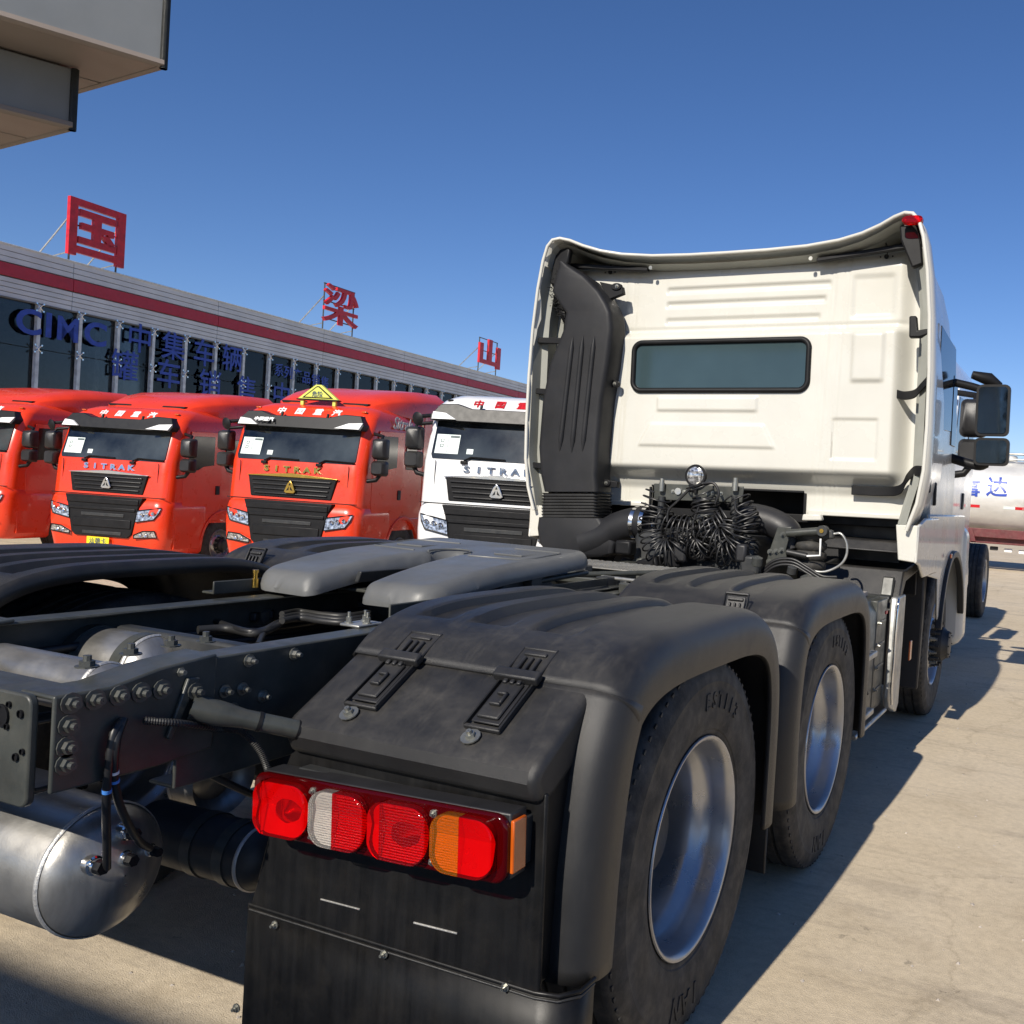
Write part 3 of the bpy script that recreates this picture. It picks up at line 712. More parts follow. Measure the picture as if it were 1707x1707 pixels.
# pressed pads and lines on the plate
def padline(pts, par):
    q = [(x, y, ftop(y)+.0005) for x, y in pts]; MB().tube(q, .0035, 6).build('grease_groove', 'fifth', par, smooth=60)
for s in (1, -1):
    padline([(s*.15, .80), (s*.38, .80), (s*.40, .78), (s*.40, .60), (s*.37, .52), (s*.14, .50)], FW)
    MB().prism([(s*.19, .60), (s*.33, .60), (s*.33, .73), (s*.19, .73)], 'z', ftop(.66)-.004, ftop(.66)+.003).build('wear_pad', 'fifth', FW, .004)
    # lips of the throat
padline([(math.cos(R(a))*.088, .55+math.sin(R(a))*.088) for a in range(200, -25, -15)], FW)
B('lock_jaw', 'frame_dark', FW, (.02, .56, 1.12), (.16, .16, .05), .02, seg=3)
PR('lock_bar', 'frame', FW, [(-.30, 1.125), (-.05, 1.15), (-.05, 1.118), (-.30, 1.10)], 'y', .30, .38, .008)
PR('throat_wall', 'frame_dark', FW, [(-.075, 1.11), (-.06, 1.15), (-.04, 1.15), (-.055, 1.11)], 'y', .12, .46, .004)
for s in (1, -1):
    PR('pedestal', 'frame_dark', FW, [(.30, FT+.02), (.80, FT+.02), (.66, 1.15), (.46, 1.15)], 'x', s*.36-.04, s*.36+.04, .01)
    MB().tube([(s*.30, .56, 1.125), (s*.44, .56, 1.125)], .035, 16).build('pivot_pin', 'frame_dark', FW)
    MB().prism([(s*.46, 1.062), (s*.40, 1.062), (s*.40, 1.105), (s*.408, 1.105), (s*.408, 1.07), (s*.46, 1.07)], 'y', -.20, 1.5).build('sub_frame_angle', 'frame', FW, .003)
B('mount_plate', 'frame_dark', FW, (0, .56, FT+.012), (1.02, .62, .018), .004)
for k, y in enumerate((.15, .27)): B('cross_bar', 'frame', FW, (0, y+.04, FT+.022+.02*k), (.84, .07, .012), .004)
p = on(437, 962, 'x', -.40)
gl = MB().lathe([(0, .012), (.03, .012), (.03, .008), (.05, .008), (.05, .011), (.06, .011), (.06, .001)], (p.x, p.y, 1.075), (0, 0, 1), 12).build('grease_nipple', 'gold', FW)
# release handle on the right
hp = [on(868, 968, 'y', .52), on(905, 966, 'y', .60), on(935, 972, 'y', .65), on(1012, 958, 'y', .95)]
T('release_handle', 'frame', FW, [q-V((-.03, 0, 0)) for q in hp], .011)
B('handle_block', 'bolt_dark', FW, on(888, 966, 'y', .60)+V((.03, 0, 0)), (.05, .06, .03), .006)
# tread plate walkway and gear between the rails ahead of the coupling
MB().box((-.02, 1.98, 1.085), (1.0, .42, .006)).build('walkway', 'diamond', TR, .002)
dm = MB()
for i in range(26):
    for j in range(11):
        a = R(45) if (i+j) % 2 else R(-45)
        dm.box((-.50+.039*i, 1.79+.038*j, 1.0895), (.030, .007, .003), M.Rotation(a, 3, 'Z'))
dmo = dm.build('walkway_tread', 'diamond', TR, smooth=0); dmo['kind'] = 'stuff'
for y in (1.25, 1.45): B('cross_member', 'frame', TR, (0, y+.1, FT+.01), (.78, .06, .03), .006)
for k in range(10):
    B('valve_block', 'frame_dark' if k % 3 else 'bolt_dark', TR, (random.uniform(-.1, .42), random.uniform(1.05, 1.7), FT+random.uniform(.0, .03)), (random.uniform(.03, .09), random.uniform(.03, .08), random.uniform(.03, .08)), .006, M.Rotation(random.uniform(-.4, .4), 3, 'Z'))
T('rod', 'frame', TR, [(.05, 1.05, 1.10), (.50, 1.55, 1.13)], .012)
T('rod', 'galv', TR, [(.10, 1.25, 1.10), (.62, 1.20, 1.10)], .008)

# ---- cab
CX = .088          # the cab stands a touch off the pixel-fitted centre line
YD, YB = 2.80, 3.14
CAB = bpy.data.objects.new('cab', None); COL.objects.link(CAB); CAB.parent = TR; CAB.location = (CX, 0, .008); CAB.rotation_euler = (0, -R(1.0), 0)   # leans a little on its air springs
# outer skin: side deflectors and roof hood in one swept sheet
half = [(1.185, 1.33), (1.235, 1.48), (1.262, 1.66), (1.268, 1.9), (1.265, 2.2), (1.252, 2.5), (1.228, 2.75), (1.198, 2.93), (1.17, 3.02), (1.135, 3.058), (1.09, 3.068), (1.03, 3.055), (.95, 3.022), (.84, 2.988), (.7, 2.962), (.5, 2.944), (.25, 2.936), (0, 2.934)]
prof = [(-x, z) for x, z in half]+[(x, z) for x, z in half[-2::-1]]
def skin(y, sx=1, dz=0, flat=0):
    out = []
    for x, z in prof:
        zz = z
        if flat and z > 2.9: zz = z*(1-flat)+2.99*flat
        ye = y+(.17*(1-min(1, abs(x)/1.12)**3) if (y < YD+.3 and z > 2.9) else 0)
        out.append((x*sx, ye, zz+(dz if z > 2.6 else 0)+(.02*(1-min(1, abs(x)/1.12)**2) if z > 2.9 else 0)))
    return out
rows = [skin(YD), skin(YD+.25, 1, .004), skin(3.3, .955, .02, .4), skin(3.9, .90, .02, .8), skin(4.6, .875, .0, 1), skin(5.0, .87, -.12, 1), skin(5.25, .86, -.42, 1)]
MB().grid(rows).build('cab_skin', 'white', CAB, smooth=50, solid=.014)
# flanged rear edge of the skin
MB().tube([V(p)+V((0, .004, 0)) for p in skin(YD)], .011, 8).build('edge_flange', 'white', CAB, smooth=60)
# lining inside the deflector sides with stiffening folds
for s in (-1, 1):
    L = []
    for k in range(15):
        z = 1.36+k*.11; xo = 1.175+.075*sm(1.3, 1.7, z)-.06*sm(2.5, 3.0, z)
        L.append([(s*(xo), YD+.02, z), (s*(xo-.012), YD+.10, z), (s*(xo-.05), YD+.115, z), (s*(xo-.05), YD+.22, z), (s*(xo-.085), YD+.235, z), (s*(xo-.09), YB+.1, z)])
    MB().grid(L).build('deflector_lining', 'white_in', CAB, smooth=20)
# underside of the roof hood
rows = []
for y, dz in ((YD+.03, -.03), (YD+.12, -.05), (YD+.2, -.035), (YB+.12, -.05)):
    rows.append([(x*.985, min(YB+.1, y+.17*(1-min(1, abs(x)/1.12)**3)), z+dz) for x, z in prof if z > 2.9])
MB().grid(rows).build('hood_lining', 'white_in', CAB, smooth=25)
for s in (-1, 1):
    PR('hood_brace', 'black', CAB, [(s*.55, 2.90), (s*1.12, 2.96), (s*1.14, 2.93), (s*.55, 2.875)], 'y', YD+.20, YD+.24, .006)
    PR('hood_bracket', 'black', CAB, [(s*1.05, 3.02), (s*1.16, 3.02), (s*1.19, 2.80), (s*1.13, 2.78), (s*1.06, 2.94)], 'y', YD+.08, YD+.13, .01)
    MB().lathe([(0, .012), (.012, .012), (.012, .001)], (s*.52, YD+.195, 2.893), (0, -1, 0), 12).build('bolt', 'bolt', CAB)

# pressed back wall: one sheet with bulge, ribs and pressings; the window and tunnel are real openings
WIN = (-.62, .53, 2.125, 2.425); TUN = (-.52, .50, 1.30, 1.515)
WINX = (WIN[0]+WIN[1])/2
def inset(x, z, x0, x1, z0, z1, d, e=.022):
    return d*sm(x0-e, x0+e, x)*(1-sm(x1-e, x1+e, x))*sm(z0-e, z0+e, z)*(1-sm(z1-e, z1+e, z))
def wall_y(x, z):
    p = 0
    # bulge with round shoulders
    bz = sm(1.555, 1.66, z)*(1-sm(2.455, 2.54, z)); bxm = 1-sm(1.02, 1.13, abs(x))
    p += .125*bz*bxm
    p += .05*sm(2.50, 2.54, z)*(1-sm(2.85, 2.965, z))*(1-sm(1.03, 1.12, abs(x)))
    p += -.03*(1-sm(1.5, 1.57, z))
    for zc in (2.765, 2.675, 2.57): p -= inset(x, z, -.44, .62-(2.765-zc)*.3, zc-.016, zc+.016, .016, .010)
    p -= inset(x, z, .76, 1.0, 2.56, 2.80, .013, .02)
    p += inset(x, z, .79, .97, 2.175, 2.455, .016, .016)
    p -= inset(x, z, .69, .955, 1.72, 1.955, .010, .008)
    p += inset(x, z, -.44, .22, 1.995, 2.082, .013, .010)
    w_ = (1.925-z)*.55
    p += inset(x, z, -.48-w_, .26+w_, 1.775, 1.915, .011, .009)
    for xc in (.605, .685, -.70, -.78):
        p -= .004*(1-sm(.004, .009, abs(x-xc+ (z-2.1)*-.03)))
        p -= .004*(1-sm(.004, .009, abs(x-xc-.022+ (z-2.1)*-.03)))
    return YB-p
NX, NZ = 250, 190
xs_ = [-1.16+2.32*i/NX for i in range(NX+1)]; zs_ = [1.385+(2.955-1.385)*j/NZ for j in range(NZ+1)]
bw = MB(); idx = {}
def inwin(x, z):
    cx, cz = (WIN[0]+WIN[1])/2, (WIN[2]+WIN[3])/2; dx, dz = abs(x-cx)-(WIN[1]-WIN[0])/2+.05, abs(z-cz)-(WIN[3]-WIN[2])/2+.05
    return (max(dx, 0)**2+max(dz, 0)**2)**.5 < .05-.0
for j, z in enumerate(zs_):
    for i, x in enumerate(xs_): bw.v.append((x, wall_y(x, z), z))
for j in range(NZ):
    for i in range(NX):
        x, z = (xs_[i]+xs_[i+1])/2, (zs_[j]+zs_[j+1])/2
        if inwin(x, z) or (TUN[0] < x < TUN[1] and z < TUN[3]): continue
        a = j*(NX+1)+i; bw.f.append((a, a+1, a+NX+2, a+NX+1))
bw.build('back_wall', 'white', CAB, smooth=60)
# returned edge of the tunnel opening, dark inside
for nm, c, d in (('tunnel_edge', (TUN[0]-.008, YB+.09, 1.45), (.014, .16, .13)), ('tunnel_edge', (TUN[1]+.008, YB+.09, 1.45), (.014, .16, .13)), ('tunnel_edge', ((TUN[0]+TUN[1])/2, YB+.09, TUN[3]+.008), (TUN[1]-TUN[0], .16, .014))):
    B(nm, 'black', CAB, c, d, .003)
B('tunnel_back', 'black', CAB, (0, 3.75, 1.35), (2.2, .04, .9), .004)
B('cab_floor', 'black', CAB, (0, 4.2, 1.36), (2.2, 1.9, .05), .004)
B('lower_sill', 'white', CAB, (.84, YB+.03, 1.40), (.62, .05, .03), .006)
B('lower_sill', 'white', CAB, (-.86, YB+.03, 1.40), (.60, .05, .03), .006)
# rear window with rubber frame
wz = (WIN[2]+WIN[3])/2; yw = YB-.13
def wfun(x, z): return z-.028*sm(.15, .5, abs(x-WINX))*0+(-.02*(1-((x-WINX)/.57)**2) if z < wz else 0)
ring = [(x, yw, wfun(x, z)) for x, z in rrect(WIN[1]-WIN[0], WIN[3]-WIN[2], .055, 8, WINX, wz)]
MB().tube(ring+[ring[0]], .017, 8, False).build('window_seal', 'black', CAB, smooth=60)
PRP = [(x, wfun(x, z)) for x, z in rrect(WIN[1]-WIN[0]-.01, WIN[3]-WIN[2]-.01, .05, 8, WINX, wz)]
MB().prism(PRP, 'y', yw+.004, yw+.012).build('rear_window', 'rear_glass', CAB, 0)
# small fittings on the wall
for s, px in ((1, 1477), (-1, 1008)):
    x = .945 if s > 0 else -.86
    MB().lathe([(0, .014), (.006, .014), (.006, .001)], (x, YB-.052, 2.905), (0, -1, 0), 12).build('grommet', 'black', CAB)
    T('wire', 'hose', CAB, spline([(x, YB-.06, 2.905), (x+.01, YB-.07, 2.94), (x-.01*s, YB-.05, 2.985)], 5), .004, 6)
    for d in (-.035, .035): MB().lathe([(0, .005), (.003, .005), (.003, .001)], (x+d, YB-.052, 2.905), (0, -1, 0), 10).build('hole', 'black', CAB)
# struts between wall and deflectors
for s in (1, -1):
    for z, kind in ((2.43, 0), (2.10, 1), (1.62, 2)):
        if kind == 0 and s > 0:
            PR('deflector_strut', 'black', CAB, [(s*1.125, 2.52), (s*1.165, 2.52), (s*1.175, 2.44), (s*1.25, 2.45), (s*1.25, 2.42), (s*1.19, 2.40), (s*1.13, 2.40)], 'y', YD+.10, YD+.15, .008)
        elif kind == 2 and s > 0:
            q = spline([(.80, YB-.03, 1.545), (1.0, YB-.03, 1.545), (1.09, YB-.06, 1.56), (1.13, YB-.1, 1.62), (1.19, YD+.12, 1.66), (1.25, YD+.06, 1.66)], 6)
            MB().loft([[p+V((0, 0, .028)), p+V((0, .02, .028)), p+V((0, .02, -.028)), p+V((0, 0, -.028))] for p in q]).build('deflector_strut', 'black', CAB, .004)
        elif kind == 1 and s > 0:
            q = spline([(1.05, YB-.10, 2.105), (1.10, YB-.14, 2.09), (1.17, YD+.12, 2.09), (1.21, YD+.08, 2.12), (1.25, YD+.06, 2.16)], 6)
            MB().loft([[p+V((0, 0, .024)), p+V((0, .02, .024)), p+V((0, .02, -.024)), p+V((0, 0, -.024))] for p in q]).build('deflector_strut', 'black', CAB, .004)
        else:
            PR('deflector_strut', 'black', CAB, [(s*1.03, z-.03), (s*1.24, z-.018), (s*1.24, z+.018), (s*1.03, z+.01)], 'y', YD+.05, YD+.085, .004)
# marker lamp at the roof corner
MB().loft([[(1.135+x*.055, YD-.012+y_, 3.022+z*.022) for x, z in rrect(2, 2, .7, 4)] for y_ in (0, .05)]).build('marker_lamp', 'lens_red', CAB, .006)
B('marker_backing', 'reflector', CAB, (1.135, YD+.045, 3.022), (.10, .01, .036), .003)
# white lower corner of the cab and side wall with wheel arch
for s in (1, -1):
    PR('corner_panel', 'white', CAB, [(YD+.06, 1.36), (YD+.04, 1.155), (YD+.16, 1.135), (YD+.30, 1.06), (3.6, 1.06), (3.6, 1.40), (YD+.3, 1.40)], 'x', s*1.245-s*.02, s*1.245, .012)
    PR('corner_return', 'white', CAB, [(s*1.12, 1.36), (s*1.24, 1.36), (s*1.24, 1.155), (s*1.14, 1.165)], 'y', YD+.045, YD+.06, .006)
    arc = [(4.62+.62*math.cos(R(a)), .56+.60*math.sin(R(a))) for a in range(165, 14, -10)]
    P = [(3.45, 1.42), (3.45, 1.05), (3.95, 1.0)]+arc+[(5.24, .62), (5.30, .62), (5.30, 1.0), (5.22, 1.42)]
    PR('side_wall', 'white', CAB, P, 'x', s*1.19, s*1.21, .01)
    PR('door', 'white', CAB, [(4.05, 1.36), (4.05, 2.70), (4.9, 2.68), (5.2, 2.1), (5.22, 1.36)], 'x', s*1.06, s*1.118, .01)
    PR('side_window', 'glass', CAB, [(4.15, 2.0), (4.15, 2.7), (4.9, 2.66), (5.08, 2.05)], 'x', s*1.115, s*1.122, .004)
    B('door_handle', 'black', CAB, (s*1.12, 4.18, 1.56), (.03, .05, .16), .01)
    B('door_handle', 'black', CAB, (s*1.135, 3.86, 1.62), (.02, .04, .12), .01)
    arcb = [(4.62+r_*math.cos(R(a)), .56+(r_-.02)*math.sin(R(a))) for r_, aa in ((.625, range(170, 9, -10)), (.58, range(10, 171, 10))) for a in aa]
    PR('wheel_arch_trim', 'plastic', CAB, arcb, 'x', s*1.19, s*1.235, .006)
    B('side_marker', 'orange', CAB, (s*1.238, 4.30, 1.14), (.01, .05, .03), .004)
# front face of the cab
PR('cab_front', 'white', CAB, [(-1.07, 1.3), (1.07, 1.3), (1.07, 2.1), (1.02, 2.62), (-1.02, 2.62), (-1.07, 2.1)], 'y', 5.24, 5.32, .03, 3)
PR('windscreen', 'glass', CAB, [(-1.05, 2.0), (1.05, 2.0), (1.0, 2.62), (-1.0, 2.62)], 'y', 5.31, 5.33, .004)
PR('bumper', 'white', CAB, rrect(2.46, .95, .1, 4, 0, .87), 'y', 5.2, 5.46, .05, 3)
# mirrors on the right and left
for s in (1, -1):
    e = bpy.data.objects.new('wing_mirror', None); COL.objects.link(e); e.parent = CAB
    T('mirror_arm', 'black', e, spline([(s*1.10, 4.92, 2.42), (s*1.32, 4.98, 2.36), (s*1.40, 5.0, 2.24)], 5), .03)
    T('mirror_arm', 'black', e, spline([(s*1.08, 5.0, 1.86), (s*1.30, 5.0, 1.80), (s*1.37, 5.02, 1.82)], 5), .035)
    for z0, z1, x0, x1 in ((2.02, 2.40, 1.28, 1.52), (1.80, 2.005, 1.28, 1.53)):
        b = MB().loft([[(s*((x0+x1)/2+x*k), y_, (z0+z1)/2+z*k2) for x, z in rrect(x1-x0, z1-z0, .04, 4)] for y_, k, k2 in ((4.93, 1, 1), (4.97, 1.02, 1.01), (5.07, .9, .93), (5.11, .6, .75))])
        b.build('mirror_housing', 'black', e, smooth=40)
        MB().prism([(s*((x0+x1)/2)+x, (z0+z1)/2+z) for x, z in rrect(x1-x0-.035, z1-z0-.035, .03, 4)], 'y', 4.924, 4.928).build('mirror_glass', 'mirror', e, 0)
    MB().tube([(s*1.22, 5.12, 2.50), (s*1.34, 5.16, 2.47), (s*1.42, 5.2, 2.42)], [.03, .05, .03], 12).build('kerb_mirror', 'black', e, smooth=60)
    PR('quarter_light', 'glass', e, [(4.86, 1.94), (4.86, 2.46), (5.05, 2.4), (5.1, 1.94)], 'x', s*1.12, s*1.126, .003)
# steps, tank and boxes low on the right between the wheels
def side_gear(s):
    PR('battery_box', 'frame', TR, [(s*.62, .99), (s*1.12, .99), (s*1.16, .92), (s*1.16, .38), (s*.62, .38)], 'y', 2.30, 2.86, .012)
    PR('side_skirt', 'galv', TR, [(2.92, .98), (2.90, .93), (2.87, .42), (2.91, .36), (3.10, .30), (3.16, .34), (3.18, .98)], 'x', s*1.17, s*1.21, .012, 3)
    PR('skirt_frame', 'frame', TR, [(2.60, .98), (2.60, .40), (2.86, .40), (2.86, .98)], 'x', s*1.12, s*1.165, .006)
    b = B('side_marker', 'orange', TR, (s*1.215, 3.42, .62), (.01, .06, .12), .004)
    for z in (.42, .72): B('step', 'galv', TR, (s*1.10, 2.36, z), (.2, .28, .03), .006)
    for y in (2.14, 2.22): T('guard_tube', 'frame', TR, spline([(s*1.16, y, .95), (s*1.19, y, .9), (s*1.19, y, .45), (s*1.10, y, .36)], 5), .014)
    T('guard_tube', 'galv', TR, [(s*1.19, 2.1, .36), (s*1.19, 2.85, .36)], .012)
    PR('front_mudguard', 'plastic', TR, [(3.05, 1.22), (3.10, 1.28), (3.5, 1.28), (3.5, 1.24), (3.14, 1.22)], 'x', s*.72, s*1.18, .01)
    PR('front_mudguard', 'plastic', TR, [(2.99, .86), (2.98, .90), (3.12, 1.12), (3.22, 1.12), (3.9, 1.18), (3.9, 1.12), (3.2, 1.05)], 'x', s*.70, s*1.20, .01)
    PR('front_mudguard', 'plastic_dark', TR, [(3.86, 1.2), (4.0, 1.2), (3.98, .75), (3.92, .30), (3.88, .30), (3.9, .8)], 'x', s*.70, s*1.20, .01)
    T('pin', 'frame_dark', TR, [(s*.85, 2.93, .965), (s*1.16, 2.93, .965)], .02)
    # fittings on the box face and a bright edge on the skirt
    T('skirt_edge', 'chrome', TR, spline([(s*1.213, 2.925, .97), (s*1.215, 2.90, .90), (s*1.215, 2.88, .50), (s*1.213, 2.92, .38)], 5), .008)
    for z in (.50, .62, .74, .86):
        MB().hexbolt((s*1.166, 2.63, z), (s, 0, 0), .010, .008).build('bolt', 'bolt', TR, smooth=0); B('box_rib', 'frame', TR, (s*1.166, 2.74, z), (.012, .16, .012), .003)
    MB().tube([(s*1.0, 2.24, .56), (s*1.0, 2.24, .84)], .07, 18).build('air_drier', 'galv', TR, smooth=40); MB().tube([(s*1.0, 2.24, .84), (s*1.0, 2.24, .90)], .05, 14).build('drier_cap', 'black', TR)
    for k in range(3): T('cable', 'hose', TR, spline([(s*1.05, 2.2+.03*k, .9), (s*1.14, 2.28, .82-.03*k), (s*1.10, 2.42, .66), (s*1.16, 2.5, .5)], 6), .009)
    B('wheel_chock', 'orange', TR, (s*1.13, 2.20, .60), (.06, .10, .10), .012)
    PR('bracket', 'frame', TR, [(2.98, .98), (3.02, 1.08), (3.06, 1.08), (3.10, .9)], 'x', s*1.10, s*1.16, .004)
side_gear(1); side_gear(-1)
B('wooden_board', 'wood', TR, (.96, 2.50, 1.006), (.26, .36, .026), .004)
MB().tube([(.93, 2.28, .9), (1.0, 2.22, .86), (1.02, 2.2, .70)], .03, 10).build('fuel_filter', 'galv', TR, smooth=60)
B('valve_cap', 'orange', TR, (1.10, 2.22, .74), (.03, .03, .05), .006)
for k in range(4):
    T('cable', 'hose', TR, spline([(.9+.05*k, 2.15, .95), (1.05, 2.12+.02*k, .9-.04*k), (1.1, 2.2, .72), (.98, 2.3, .6)], 5), .010)
B('red_clip', 'ltr_red', TR, (1.165, 2.84, .90), (.01, .05, .02), .003)
# ---- air intake trunk on the back of the cab
YI = 2.90
secs = [((940, 440), (946, 440)), ((933, 462), (984, 465)), ((927, 488), (1008, 490)), ((938, 508), (1020, 510)), ((950, 524), (1026, 524)), ((946, 551), (1028, 551)), ((923, 609), (1021, 609)), ((911, 670), (1011, 670)), ((905, 746), (1004, 746)), ((908, 792), (1002, 792)), ((914, 820), (1004, 820))]
INT = bpy.data.objects.new('air_intake', None); COL.objects.link(INT); INT.parent = TR
def iring(a, b, y0=YI-.07, y1=YI+.15, r=.035):
    pa, pb = on(*a, 'y', YI), on(*b, 'y', YI); w_ = max(.03, (pb-pa).length); c = (pa+pb)/2; u = (pb-pa).normalized(); r = min(r, w_*.4)
    return [c+u*x+V((0, (y0+y1)/2-YI+y, 0)) for x, y in rrect(w_, y1-y0, r, 4)]
rings = []
for k in range(len(secs)-1):
    (a0, b0), (a1, b1) = secs[k], secs[k+1]
    for j in range(3):
        t = j/3; rings.append(iring((a0[0]+(a1[0]-a0[0])*t, a0[1]+(a1[1]-a0[1])*t), (b0[0]+(b1[0]-b0[0])*t, b0[1]+(b1[1]-b0[1])*t)))
rings.append(iring(*secs[-1]))
MB().loft(rings).build('intake_trunk', 'duct', INT, smooth=50)
for a, b_ in (((955, 562), (933, 752)), ((972, 560), (953, 754)), ((991, 560), (971, 752))):
    P = [on(a[0]+(b_[0]-a[0])*t, a[1]+(b_[1]-a[1])*t, 'y', YI-.07) for t in [k/10 for k in range(11)]]
    MB().tube(P, [.003]+[.018]*9+[.003], 10).build('trunk_rib', 'duct', INT, smooth=60)
# seam flange down the right edge
MB().tube([on(*b_, 'y', YI+.05)+V((.004, 0, 0)) for a, b_ in secs[1:]], .009, 6).build('trunk_seam', 'duct', INT, smooth=60)
for px, py in ((1024, 640), (1010, 805), (1028, 478)):
    p = on(px, py, 'y', YI+.05); MB().loft([[p+V((x*.035, y_, z*.022)) for x, z in rrect(2, 2, .9, 4)] for y_ in (-.01, .02)]).build('trunk_lug', 'black', INT, .003)
    MB().hexbolt(p+V((.008, -.012, 0)), (0, -1, 0), .008, .006).build('bolt', 'bolt', INT, smooth=0)
PR('trunk_bracket', 'black', INT, [tuple((q.x, q.z)) for q in (on(1000, 470, 'y', YI+.06), on(1038, 478, 'y', YI+.06), on(1040, 490, 'y', YI+.06), on(1015, 500, 'y', YI+.06))], 'y', YI+.05, YI+.09, .004)
PR('trunk_bracket', 'black', INT, [tuple((q.x, q.z)) for q in (on(1002, 798, 'y', YI+.06), on(1030, 803, 'y', YI+.06), on(1030, 813, 'y', YI+.06), on(1004, 812, 'y', YI+.06))], 'y', YI+.05, YI+.09, .004)
# bristly seal between trunk and roof hood
br = MB(); rb = random.Random(5)
for k in range(420):
    t = rb.random(); pts = [(930, 425), (920, 470), (917, 500), (932, 520), (945, 535)]
    i = min(3, int(t*4)); f_ = t*4-i; px = pts[i][0]+(pts[i+1][0]-pts[i][0])*f_; py = pts[i][1]+(pts[i+1][1]-pts[i][1])*f_
    p = on(px+rb.uniform(0, 16), py+rb.uniform(-4, 4), 'y', YI+rb.uniform(-.02, .12)); d = V((rb.uniform(-.035, .01), rb.uniform(-.03, .01), rb.uniform(-.02, .02)))
    s_ = V((0, 0, .004)); br.add([p-s_, p+s_, p+d], [(0, 1, 2)])
bro = br.build('bristle_seal', 'black', INT, smooth=0, recalc=False); bro['kind'] = 'stuff'
MB().tube([on(px, py, 'y', YI+.10) for px, py in ((935, 428), (927, 465), (925, 495), (940, 520), (950, 540))], .035, 10).build('seal_core', 'black', INT, smooth=60)
# bellows and lower elbow
rings = []
for k in range(25):
    py = 822+40*k/24; e = 0 if k % 3 else 1; rings.append(iring((913-e*3, py), (1003+e*3, py+.5), YI-.075-e*.008, YI+.14+e*.008, .03))
MB().loft(rings).build('bellows', 'corr', INT, smooth=20)
rings = [iring((906, 862), (1010, 864), YI-.08, YI+.13), iring((905, 880), (1022, 882), YI-.09, YI+.13), iring((908, 905), (1035, 905), YI-.09, YI+.13), iring((925, 925), (1030, 922), YI-.08, YI+.12, .03), iring((940, 930), (1010, 928), YI-.06, YI+.10, .03)]
MB().loft(rings).build('intake_elbow', 'duct', INT, .012, 3, smooth=50)
q = [on(px, py, 'y', YI-.01) for px, py in ((975, 905), (1005, 895), (1030, 880), (1058, 872), (1075, 872))]
MB().tube(spline(q, 5), .098, 20).build('intake_pipe', 'duct', INT, smooth=60)
for px in (1062, 1078):
    p = on(px, 872, 'y', YI-.01); MB().lathe([(-.012, .101), (-.012, .105), (.012, .105), (.012, .101)], p, (1, .12, 0), 28).build('hose_clamp', 'chrome', INT)

# ---- engine end, air lines and cab suspension in the gap
ENG = bpy.data.objects.new('engine', None); COL.objects.link(ENG); ENG.parent = TR
B('engine_block', 'frame_dark', ENG, (.0, 3.05, 1.02), (.80, .5, .46), .05, seg=3)
for k in range(26):
    B('engine_part', random.choice(('frame_dark', 'black', 'bolt_dark', 'plastic_dark')), ENG, (random.uniform(-.42, .62), random.uniform(2.55, 2.8), random.uniform(.96, 1.34) if k % 2 else random.uniform(.92, 1.1)), (random.uniform(.04, .14), random.uniform(.05, .12), random.uniform(.04, .12)), .015, M.Rotation(random.uniform(-.5, .5), 3, 'Y'))
q = [on(px, py, 'y', 2.85) for px, py in ((1240, 862), (1265, 865), (1290, 873), (1312, 888), (1318, 915))]
MB().tube(spline(q, 6), .085, 18).build('turbo_pipe', 'plastic_dark', ENG, smooth=60)
YH = 2.66
GAN = bpy.data.objects.new('hose_rack', None); COL.objects.link(GAN); GAN.parent = TR
pa = [on(px, py, 'y', YH+.03) for px, py in ((1091, 806), (1241, 811), (1238, 838), (1091, 833))]
PR('rack_plate', 'frame', GAN, [(p.x, p.z) for p in pa], 'y', YH+.02, YH+.03, .004)
for px in (1103, 1225):
    p = on(px, 833, 'y', YH+.01); T('rack_post', 'frame_dark', GAN, [p+V((0, 0, -.25)), p+V((0, 0, .02))], .022)
    MB().lathe([(0, .018), (.05, .018), (.05, .014), (.075, .014), (.075, .001)], p+V((0, -.01, .05)), (0, 0, 1), 14).build('line_coupling', 'bolt', GAN)
MB().lathe([(0, .02), (.01, .02), (.01, .001)], on(1131, 819, 'y', YH+.018), (0, -1, 0), 16).build('socket_cap', 'chrome', GAN)
for px, py in ((1122, 819), (1141, 820), (1188, 822), (1202, 823), (1180, 822)):
    MB().hexbolt(on(px, py, 'y', YH+.018), (0, -1, 0), .008, .006).build('bolt', 'bolt', GAN, smooth=0)
def coil(pts, rad, turns, r=.0048, mt='hose'):
    rc = random.Random(int(pts[0][0]*7+pts[1][1])); f1, f2, f3 = rc.uniform(.3, .6), rc.uniform(.9, 1.7), rc.uniform(0, 6)
    q = [on(px, py, 'y', yy) for px, py, yy in pts]; c = spline(q, 12); n = turns*18; out = []
    L = len(c)-1; a_prev = None
    for i in range(n+1):
        t = i/n*L; k = min(L-1, int(t)); p = c[k].lerp(c[k+1], t-k); tan = (c[min(k+2, L)]-c[max(k-1, 0)]).normalized()
        a = V((0, -1, 0)) if a_prev is None else a_prev
        a = (a-tan*a.dot(tan)).normalized(); a_prev = a; b = tan.cross(a); ph = 2*math.pi*turns*i/n
        w_ = i/18; rr = rad*(1+.10*math.sin(w_*f1*2+f3)+.05*math.sin(w_*f2+1)); p = p+tan*.006*math.sin(w_*f2*1.3+f3)+V((.012*math.sin(w_*f1*.8), 0, .006*math.sin(w_*f2)))
        out.append(p+(a*math.cos(ph)*.8+b*math.sin(ph))*rr)
    return MB().tube(out, r, 6).build('coiled_air_line', mt, GAN, smooth=60)
coil([(1098, 822, YH), (1088, 855, YH), (1085, 890, YH-.02), (1097, 917, YH-.03), (1125, 922, YH-.03), (1145, 900, YH), (1150, 870, YH)], .085, 19)
